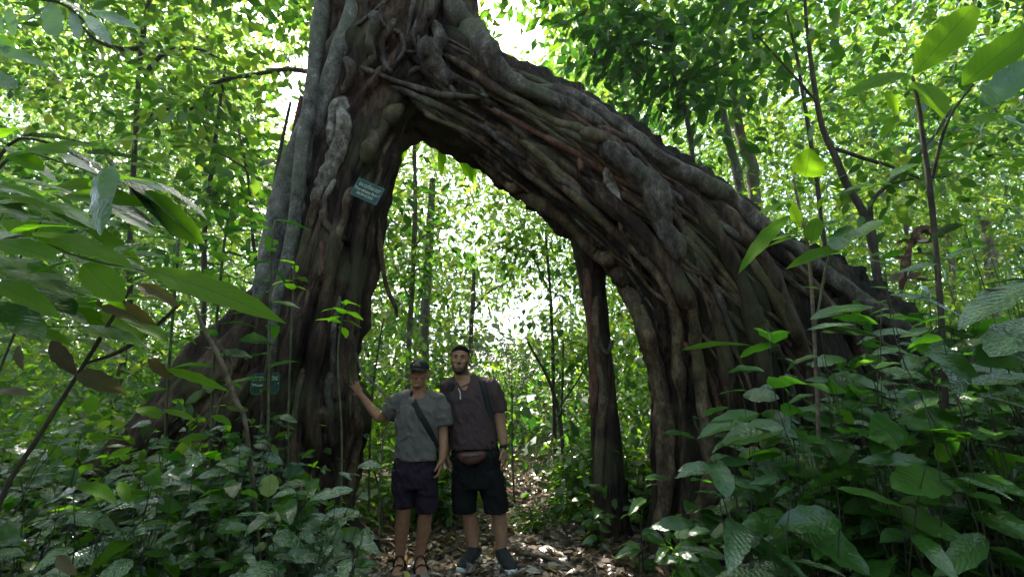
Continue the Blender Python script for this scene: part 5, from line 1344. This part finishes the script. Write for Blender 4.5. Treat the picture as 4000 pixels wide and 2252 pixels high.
o = twig_px([(850, 1330, 2.9, 4), (905, 1440, 2.9, 4), (850, 1600, 2.9, 4), (790, 1900, 2.9, 4), (760, 2400, 2.9, 4)], 'twig', None, 'dead_stick')
tag(o, 'thin crooked dead stick beside the paler one on the left buttress', 'stick')

yl = bpy.data.objects.new('yellow_leaf', None)
bpy.data.objects.remove(yl)
A = np.array([at(1060, 1850, 2.6)]); B = np.array([at(1045, 1940, 2.58)])
V = leaf_arrays(A, B - A, np.array([[.1, -1, .25]]), np.linalg.norm(B - A, axis=1), px2m(72, A[0]), .05, .15, 14, 5, 'oval', .03)
tag(link_mesh('fallen_leaf', leaves_mesh('fallen_leaf', V, 14, 5, uv=True), M['leaf_yellow']), 'single pale yellow leaf caught upright in the dark undergrowth', 'leaf')

rl = np.random.default_rng(77); rows = []
for q in range(44):
    bx, by = rl.uniform(-80, 420), rl.uniform(520, 1330); ln = rl.uniform(150, 330); an = rl.uniform(-.15, .6); Yb = rl.uniform(1.75, 2.5)
    rows.append((('lance', 'lance', 'drip')[q % 3], (bx, by), (bx + ln * math.cos(an), by + ln * math.sin(an)), Yb, Yb - rl.uniform(0, .2), ln * rl.uniform(.2, .34), rl.uniform(.08, .25), rl.uniform(.1, .3), (rl.uniform(-.3, .3), rl.uniform(-.9, -.3), rl.uniform(.5, 1))))
s = empty('shrub', at(-150, 1500, 2.3) * np.array([1, 1, 0]), 'dense shrub of narrow green leaves at the left edge behind the arching branches', 'shrub')
leaf_between(rows[::2], 'leaf_near', 'foliage', s)
leaf_between(rows[1::2], 'leaf_bright', 'foliage', s)
for q in range(3):
    twig_px([(-420 + 60 * q, 2600, 2.3, 5), (-330 + 90 * q, 1900, 2.3, 4), (-160 + 120 * q, 1250, 2.25, 4), (60 + 130 * q, 720 + 90 * q, 2.2, 2)], 'stem', s)

# -- saplings in front of the trunk
def whorl_plant(stem, label, nl, size, mat, aspect=.42, kind='drip', cat='sapling', smat='stem', seedv=0, up=.9, name='sapling', side=None):
    st = [at(x, y, Y) for x, y, Y, r in stem]
    t = empty(name, (st[0][0], st[0][1], 0), label, cat)
    px_tube([(x, y, Y, r) for x, y, Y, r in stem], seg=8, n=40, lump=.1).build('stem', M[smat], t)
    S = spline(np.array(st), 60)
    rg = np.random.default_rng(seedv)
    idx = np.linspace(51 if nl < 12 else 26, 59, nl).astype(int)
    ang = np.arange(nl) * 2.4 + rg.uniform(0, 6)
    D = np.stack([np.cos(ang), np.sin(ang), rg.uniform(-.1, .35, nl)], 1)
    if side is not None: D = D + np.array(side)
    N = np.tile([0, -.15, up], (nl, 1)) + rg.normal(size=(nl, 3)) * .22
    L = size * rg.uniform(.65, 1.15, nl)
    V = leaf_arrays(S[idx], D, N, L, L * aspect * rg.uniform(.85, 1.15, nl), rg.uniform(.12, .4, nl), rg.uniform(.1, .35, nl), 14, 5, kind, .04)
    link_mesh('foliage', leaves_mesh('foliage', V, 14, 5, uv=True), M[mat], t)
    return t
whorl_plant([(1330, 2100, 3.5, 4), (1335, 1700, 3.55, 4), (1320, 1400, 3.55, 4), (1340, 1210, 3.5, 4), (1345, 1180, 3.5, 3)], 'sapling with a bright fresh rosette of leaves in front of the fig trunk', 9, .20, 'leaf_bright', seedv=2)
whorl_plant([(1120, 2100, 3.3, 4), (1130, 1500, 3.35, 4), (1148, 1080, 3.35, 4), (1150, 1030, 3.35, 3)], 'slender sapling with one curled bright leaf beside the grey lianas', 6, .16, 'leaf_bright', .5, seedv=5)
whorl_plant([(1040, 2200, 2.9, 5), (1050, 1500, 3.0, 5), (1060, 1000, 3.05, 5), (1075, 860, 3.05, 4)], 'tall dark leaved sapling reaching up the left side of the fig trunk', 16, .26, 'leaf_near', .4, seedv=8, side=(-.5, 0, 0))
whorl_plant([(820, 2200, 2.8, 5), (830, 1500, 2.9, 5), (870, 1000, 2.95, 5), (900, 820, 2.95, 4)], 'leafy sapling with dark oval leaves behind the long bright leaf', 20, .25, 'leaf_near', .45, seedv=9)
whorl_plant([(640, 2300, 3.2, 5), (650, 1600, 3.3, 5), (690, 1050, 3.3, 5), (700, 880, 3.3, 4)], 'sapling with dull green leaves between the withered shrub and the buttress', 18, .26, 'leaf_near', .45, seedv=10)
whorl_plant([(1440, 2000, 4.7, 4), (1450, 1600, 4.75, 4), (1480, 1350, 4.8, 4), (1500, 1240, 4.8, 3)], 'shrub with pale green leaves just inside the arch by the trunk', 14, .22, 'leaf_under', .45, seedv=14)
whorl_plant([(1500, 2150, 5.0, 4), (1490, 1950, 5.0, 4), (1450, 1800, 5.0, 3), (1440, 1740, 5.0, 3)], 'low plant with fresh yellow green leaves behind the knees of the man with the cap', 16, .26, 'leaf_bright', .42, seedv=15)
whorl_plant([(2080, 2120, 4.9, 4), (2080, 2050, 4.9, 3), (2070, 1980, 4.9, 3)], 'tuft of long narrow sunlit leaves beside the bearded man', 22, .30, 'leaf_bright', .14, 'lance', seedv=16, cat='plant', name='plant')
# pinnate fern-like shrub behind the bearded man
fn = empty('fern', at(1950, 2000, 6.2) * np.array([1, 1, 0]), 'feathery fern like shrub with rows of small leaflets behind the bearded man', 'fern')
for (x0, y0), (x1, y1), (x2, y2) in (((2000, 1560), (1960, 1330), (1830, 1260)), ((2000, 1560), (1990, 1380), (1900, 1290)), ((2000, 1560), (2020, 1400), (1990, 1290)), ((2000, 1560), (2060, 1400), (2110, 1320)), ((2000, 1560), (1930, 1400), (1760, 1340)), ((2000, 1560), (2080, 1450), (2190, 1400))):
    pts = spline(np.array([at(x0, y0, 6.2), at(x1, y1, 6.1), at(x2, y2, 5.9)]), 26)
    mb = MB(); mb.loft(pts, np.linspace(.006, .002, 26), None, 6); stm = mb.build('rachis', M['stem'], fn)
    P, D = [], []
    T = np.gradient(pts, axis=0); T /= np.linalg.norm(T, axis=1)[:, None]
    for k in range(4, 26):
        sdv = np.cross(T[k], (0, -.5, 1)); sdv /= np.linalg.norm(sdv)
        for q in (-1, 1): P.append(pts[k]); D.append(sdv * q + T[k] * .45 + np.array([0, 0, -.15]))
    nl = len(P); L = .13 * np.tile(np.repeat(np.linspace(1, .5, 22), 2), 1)
    V = leaf_arrays(np.array(P), np.array(D), np.tile([0, -.3, 1], (nl, 1)), L, L * .3, .15, .2, 6, 3, 'lance')
    link_mesh('leaflets', leaves_mesh('leaflets', V, 6, 3), M['leaf_under'], fn)
tr_ = empty('undergrowth_stem', at(2000, 1900, 6.2) * np.array([1, 1, 0]), 'x', 'x'); bpy.data.objects.remove(tr_)
mb = MB(); mb.loft([at(2000, 1560, 6.2), np.array([at(2000, 1560, 6.2)[0], 6.2, .7]), np.array([at(2000, 1560, 6.2)[0] + .03, 6.2, 0])], .012, None, 8); mb.build('stem', M['stem'], fn)

# -- undergrowth individuals: one builder, random habit
def bush(x, y, h, nst, size, mat, label, group, seedv, spread=.35, kind='drip', aspect=.45, per=9, cat='plant'):
    rg = np.random.default_rng(seedv)
    z = flat_z(x, y)
    t = empty('plant', (x, y, z), label, cat, group)
    mb = MB(); P, D = [], []
    for k in range(nst):
        a = rg.uniform(0, 6.28); r = spread * rg.uniform(.2, 1)
        top = np.array([x + r * math.cos(a), y + r * math.sin(a), z + h * rg.uniform(.6, 1.05)])
        b = np.array([x + .05 * math.cos(a), y + .05 * math.sin(a), z - .02])
        S = spline(np.array([b, b * .6 + top * .4 + np.array([rg.uniform(-.07, .07), rg.uniform(-.07, .07), .08]), b * .25 + top * .75 + np.array([rg.uniform(-.05, .05), rg.uniform(-.05, .05), .05]), top]), 20)
        mb.loft(S, np.linspace(.0045, .0015, 20), None, 6)
        for q in range(per):
            i = int(2 + 17 * q / max(1, per - 1)); P.append(S[i]); an = q * 2.4 + a
            D.append((math.cos(an), math.sin(an), rg.uniform(-.2, .3)))
    mb.build('stem', M['dark_stem'], t)
    n = len(P); L = size * rg.uniform(.6, 1.2, n)
    N = np.tile([0, -.42, 1.0], (n, 1)) + rg.normal(size=(n, 3)) * .34
    V = leaf_arrays(np.array(P), np.array(D), N, L, L * aspect * rg.uniform(.75, 1.3, n), rg.uniform(.1, .5, n), rg.uniform(.05, .4, n), 12, 5, kind, .05)
    link_mesh('foliage', leaves_mesh('foliage', V, 12, 5, uv=True), M[mat], t)
    return t

LBL = 'low glossy plant in the wet undergrowth to the left of the two men'
rg = np.random.default_rng(5); k = 0
for i in range(400):
    Y = rg.uniform(2.0, 3.75); px = rg.uniform(-350, 1290); topy = 1690 + 90 * math.sin(px / 170) + (60 if px < 350 else 0) + rg.uniform(-60, 260) + (px - 1000) * .25 * (px > 1000)
    p = at(px, topy, Y)
    if p[2] < .12: continue
    if px > 1230 and Y > 3.2: continue
    bush(p[0], Y, p[2], 4, rg.uniform(.09, .17), ('leaf_near', 'leaf_silver', 'leaf_near', 'leaf_silver', 'leaf_bright', 'leaf_silver', 'leaf_deepnear')[k % 7], LBL, 'low glossy plants left of the men', 100 + k, .3, per=11)
    k += 1
    if k >= 100: break
LBR = 'broad leaved plant in the dark thicket over the roots on the right'
k = 0
for i in range(400):
    Y = rg.uniform(1.9, 3.3); px = rg.uniform(2680, 4300)
    env = np.interp(px, [2680, 2800, 3000, 3300, 3700, 4300], [1600, 1330, 1180, 1110, 1020, 920])
    topy = env + rg.uniform(0, 700) ** 1.0
    p = at(px, topy, Y)
    if p[2] < .15 or (px < 3150 and rg.random() < .68): continue
    bush(p[0], Y, p[2], 3, rg.uniform(.14, .27), ('leaf_near', 'leaf_near', 'leaf_silver', 'leaf_near', 'leaf_deepnear')[k % 5], LBR, 'broad leaved plants over the right hand roots', 300 + k, .28, per=8, kind=('drip', 'oval', 'lance', 'oval')[k % 4], aspect=(.42, .5, .3, .45)[k % 4])
    k += 1
    if k >= 118: break
bush(.98, 3.75, .95, 3, .20, 'leaf_near', 'sapling with wet leaves in front of the slim root column', None, 801, .3, per=6, cat='sapling')
bush(1.32, 3.55, .8, 3, .24, 'leaf_near', 'sapling with big wet toothed leaves between root column and root leg', None, 802, .3, per=6, cat='sapling')
bush(1.15, 3.4, .42, 3, .18, 'leaf_near', 'small plant with round leaves at the foot of the root column', None, 803, .2, per=5)
bush(1.62, 3.3, 1.15, 3, .22, 'leaf_near', 'sapling with drooping wet leaves in front of the root leg', None, 804, .3, per=6, cat='sapling')
bush(.72, 4.35, .5, 4, .16, 'leaf_under', 'small leafy plant at the path edge beside the root column', None, 805, .3, per=8)

# -- right: big hero leaves
s = empty('sapling', at(3560, 1900, 2.2) * np.array([1, 1, 0]), 'tall sapling at the upper right with huge light green leaves on one stem', 'sapling')
twig_px([(3700, 2300, 2.3, 12), (3690, 1500, 2.3, 11), (3650, 900, 2.25, 9), (3600, 500, 2.2, 8), (3585, 400, 2.2, 7), (3565, 300, 2.2, 5)], 'dark_bark', s)
twig_px([(3640, 700, 2.25, 6), (3700, 480, 2.1, 5), (3800, 330, 2.0, 4)], 'dark_bark', s, 'branch')
leaf_between([
 ('oval', (3570, 292), (3800, 30), 2.2, 2.1, 125, .12, .12, (-.3, -.9, .1)), ('lance', (3545, 285), (3312, 372), 2.2, 2.1, 80, .15, .15, (0, -.8, .5)),
 ('heart', (3600, 330), (3680, 452), 2.2, 2.1, 140, .08, .1, (.1, -1, .2)), ('oval', (3510, 440), (3455, 365), 2.2, 2.15, 75, .05, .1, (0, -1, .2)), ('lance', (3500, 440), (3370, 515), 2.2, 2.1, 40, .1, .15), ('lance', (3505, 450), (3440, 540), 2.2, 2.1, 36, .1, .1),
 ('lance', (3760, 335), (4060, 90), 2.1, 2.0, 130, .1, .15, (-.2, -.9, .4)), ('lance', (3290, 300), (3230, 330), 2.3, 2.3, 40, .1, .1), ('oval', (3320, 290), (3235, 325), 2.3, 2.2, 40, .1, .1),
 ('oval', (3185, 470), (3140, 445), 2.4, 2.4, 34, .1, .1),
], 'leaf_bright', 'foliage', s)
leaf_between([('lance', (3830, 420), (4060, 220), 2.05, 1.95, 110, .1, .15, (0, -.9, .4)), ('lance', (3840, 330), (3880, 420), 2.0, 1.95, 60, .1, .1, (0, -1, .1)), ('oval', (3830, 440), (4000, 500), 2.05, 1.95, 120, .1, .2), ('lance', (3700, 480), (3850, 520), 2.1, 2.0, 80, .1, .2), ('lance', (3480, 720), (3310, 745), 2.3, 2.2, 70, .15, .2), ('lance', (3920, 600), (4080, 640), 2.0, 1.9, 120, .1, .2),
              ('lance', (3600, 640), (3480, 690), 2.2, 2.1, 60, .15, .2), ('oval', (3900, 500), (4060, 540), 2.0, 1.9, 90, .1, .2)], 'leaf_near', 'foliage', s)

s = empty('sapling', at(3180, 1900, 2.6) * np.array([1, 1, 0]), 'sapling crossing the arch limb with a heart shaped yellow green leaf at its top', 'sapling')
twig_px([(3220, 2300, 2.7, 8), (3190, 1500, 2.65, 7), (3160, 1000, 2.6, 6), (3120, 800, 2.6, 5), (3100, 700, 2.6, 4)], 'twig', s)
twig_px([(3180, 1300, 2.6, 5), (3240, 1000, 2.5, 5), (3310, 950, 2.5, 4)], 'stem', s, 'branch')
leaf_between([('heart', (3145, 690), (3165, 585), 2.6, 2.6, 125, .05, .15, (-.1, -1, .1)), ('lance', (3080, 840), (2895, 1050), 2.55, 2.4, 62, .2, .1, (-.4, -.7, .5)), ('lance', (3300, 965), (3085, 1040), 2.5, 2.4, 62, .2, .15, (-.1, -.7, .6)),
              ('oval', (3080, 790), (2975, 830), 2.55, 2.5, 62, .1, .1), ('lance', (3160, 910), (2990, 945), 2.55, 2.5, 40, .15, .15), ('lance', (3160, 920), (3000, 960), 2.55, 2.45, 34, .15, .15), ('oval', (3190, 850), (3170, 940), 2.55, 2.5, 60, .1, .1), ('oval', (3080, 780), (3120, 880), 2.55, 2.5, 50, .1, .1)], 'leaf_bright', 'foliage', s)
leaf_between([('oval', (3320, 880), (3260, 980), 2.5, 2.45, 80, .1, .15), ('lance', (3200, 890), (3320, 850), 2.55, 2.5, 60, .15, .15), ('oval', (3350, 930), (3440, 860), 2.5, 2.5, 70, .15, .15), ('lance', (3360, 1010), (3560, 1060), 2.5, 2.4, 70, .15, .15), ('lance', (3400, 1120), (3560, 1150), 2.5, 2.4, 60, .15, .15)], 'leaf_near', 'foliage', s)

s = empty('shrub', at(4150, 1900, 1.9) * np.array([1, 1, 0]), 'big shrub at the right edge with broad wet leaves shining grey', 'shrub')
twig_px([(4300, 2500, 1.9, 12), (4250, 1700, 1.9, 11), (4150, 1300, 1.85, 9), (4000, 1150, 1.8, 7), (3850, 1130, 1.8, 4)], 'stem', s)
leaf_between([
 ('lance', (4060, 1100), (3760, 1270), 1.8, 1.7, 140, .15, .2, (-.2, -.35, .9)), ('lance', (3900, 960), (3690, 1010), 1.9, 1.8, 60, .12, .2, (0, -.2, 1)), ('oval', (4080, 1250), (3880, 1380), 1.8, 1.65, 150, .1, .2, (-.1, -.5, .8)),
 ('oval', (3430, 1445), (3615, 1480), 2.0, 1.9, 100, .1, .15, (0, -.5, .85)), ('oval', (3700, 1530), (4040, 1600), 1.9, 1.8, 90, .1, .2, (0, -.3, 1)), ('oval', (4020, 1480), (3820, 1500), 1.9, 1.75, 100, .1, .2, (0, -.4, .9)),
 ('lance', (3640, 1020), (3500, 1030), 2.1, 2.1, 30, .1, .2, (0, -.2, 1)), ('lance', (3200, 1130), (3130, 1120), 2.2, 2.2, 36, .1, .2, (-.3, -.2, 1)), ('lance', (3350, 1270), (3160, 1285), 2.2, 2.1, 50, .1, .2, (0, -.4, .9)),
], 'leaf_silver', 'foliage', s)
leaf_between([
 ('heart', (3485, 1640), (3410, 1765), 1.95, 1.85, 130, .05, .12, (-.1, -.95, .35)), ('oval', (3500, 1640), (3720, 1700), 1.95, 1.85, 110, .15, .15, (0, -.5, .8)), ('oval', (3710, 1860), (3500, 1900), 1.9, 1.75, 140, .12, .15, (0, -.75, .65)),
 ('oval', (3760, 1850), (3990, 1930), 1.9, 1.75, 110, .15, .15, (0, -.6, .7)), ('drip', (3120, 2040), (3390, 2235), 2.0, 1.85, 150, .15, .15, (.1, -.75, .6)), ('lance', (3850, 2090), (3660, 2240), 1.85, 1.7, 90, .1, .2, (-.1, -.8, .4)),
 ('drip', (3060, 2000), (2880, 2110), 2.1, 2.0, 90, .25, .2, (-.1, -.6, .7)), ('drip', (3560, 1320), (3830, 1500), 1.95, 1.8, 150, .1, .15, (.1, -.8, .4)), ('oval', (4060, 1330), (3840, 1420), 1.8, 1.7, 150, .1, .15, (0, -.7, .6)), ('lance', (3900, 2030), (4080, 2130), 1.8, 1.7, 100, .1, .2),
 ('oval', (3420, 1200), (3180, 1240), 2.1, 2.0, 70, .15, .2, (0, -.5, .8)), ('lance', (2960, 1610), (2740, 1700), 2.6, 2.5, 80, .25, .2, (-.1, -.6, .7)), ('drip', (2730, 1720), (2600, 1690), 2.7, 2.6, 60, .2, .2),
], 'leaf_near', 'foliage', s)
leaf_between([('oval', (3720, 1720), (3800, 1700), 1.9, 1.85, 60, .1, .1), ('oval', (3700, 1740), (3660, 1790), 1.9, 1.85, 60, .1, .1, (0, -1, .2)), ('oval', (2930, 1350), (2680, 1360), 2.7, 2.5, 56, .15, .15)], 'leaf_bright', 'foliage', s)

for (x0, y0, x1, y1, r, lb) in ((1700, 2190, 1830, 2150, 6, 'pale fallen twig on the path between the two men'), (2030, 2180, 2230, 2235, 9, 'thick fallen branch lying at the path edge right of the bearded man'), (1440, 2130, 1560, 2180, 7, 'dark fallen twig lying at the foot of the trunk')):
    def gp(x, y):
        d = ray(x, y); t = CAMZ / -d[2]; return CAM + d * t
    A, B = gp(x0, y0), gp(x1, y1); Mid = (A + B) / 2 + np.array([.03, .06, .02])
    rr = px2m(r, A)
    for q in (A, B, Mid): q[2] = flat_z(q[0], q[1]) + .03 + rr * .6
    tag(bark_tube('t', np.array([A, Mid, B]), [rr, rr, rr * .5], seg=10, n=30, lump=.3, fine=.3, seed=x0).build('fallen_twig', M['twig']), lb, 'twig')

# ------------------------------------------------------------------ thin mist volume, added for a soft glow
hz = MB(); hz.box((0, 0, 23), (124, 124, 24.6))
hm, nt, out = new_mat('glow_mist')
pv = nd(nt, 'ShaderNodeVolumePrincipled')
pv.inputs['Color'].default_value = (0.94, 0.97, 1.0, 1)
pv.inputs['Density'].default_value = 0.0012
pv.inputs['Anisotropy'].default_value = 0.35
nt.links.new(pv.outputs[0], out.inputs['Volume'])
tag(hz.build('haze', hm, smooth=False), 'thin mist between the trees, added for a soft glow', 'haze', kind='stuff')
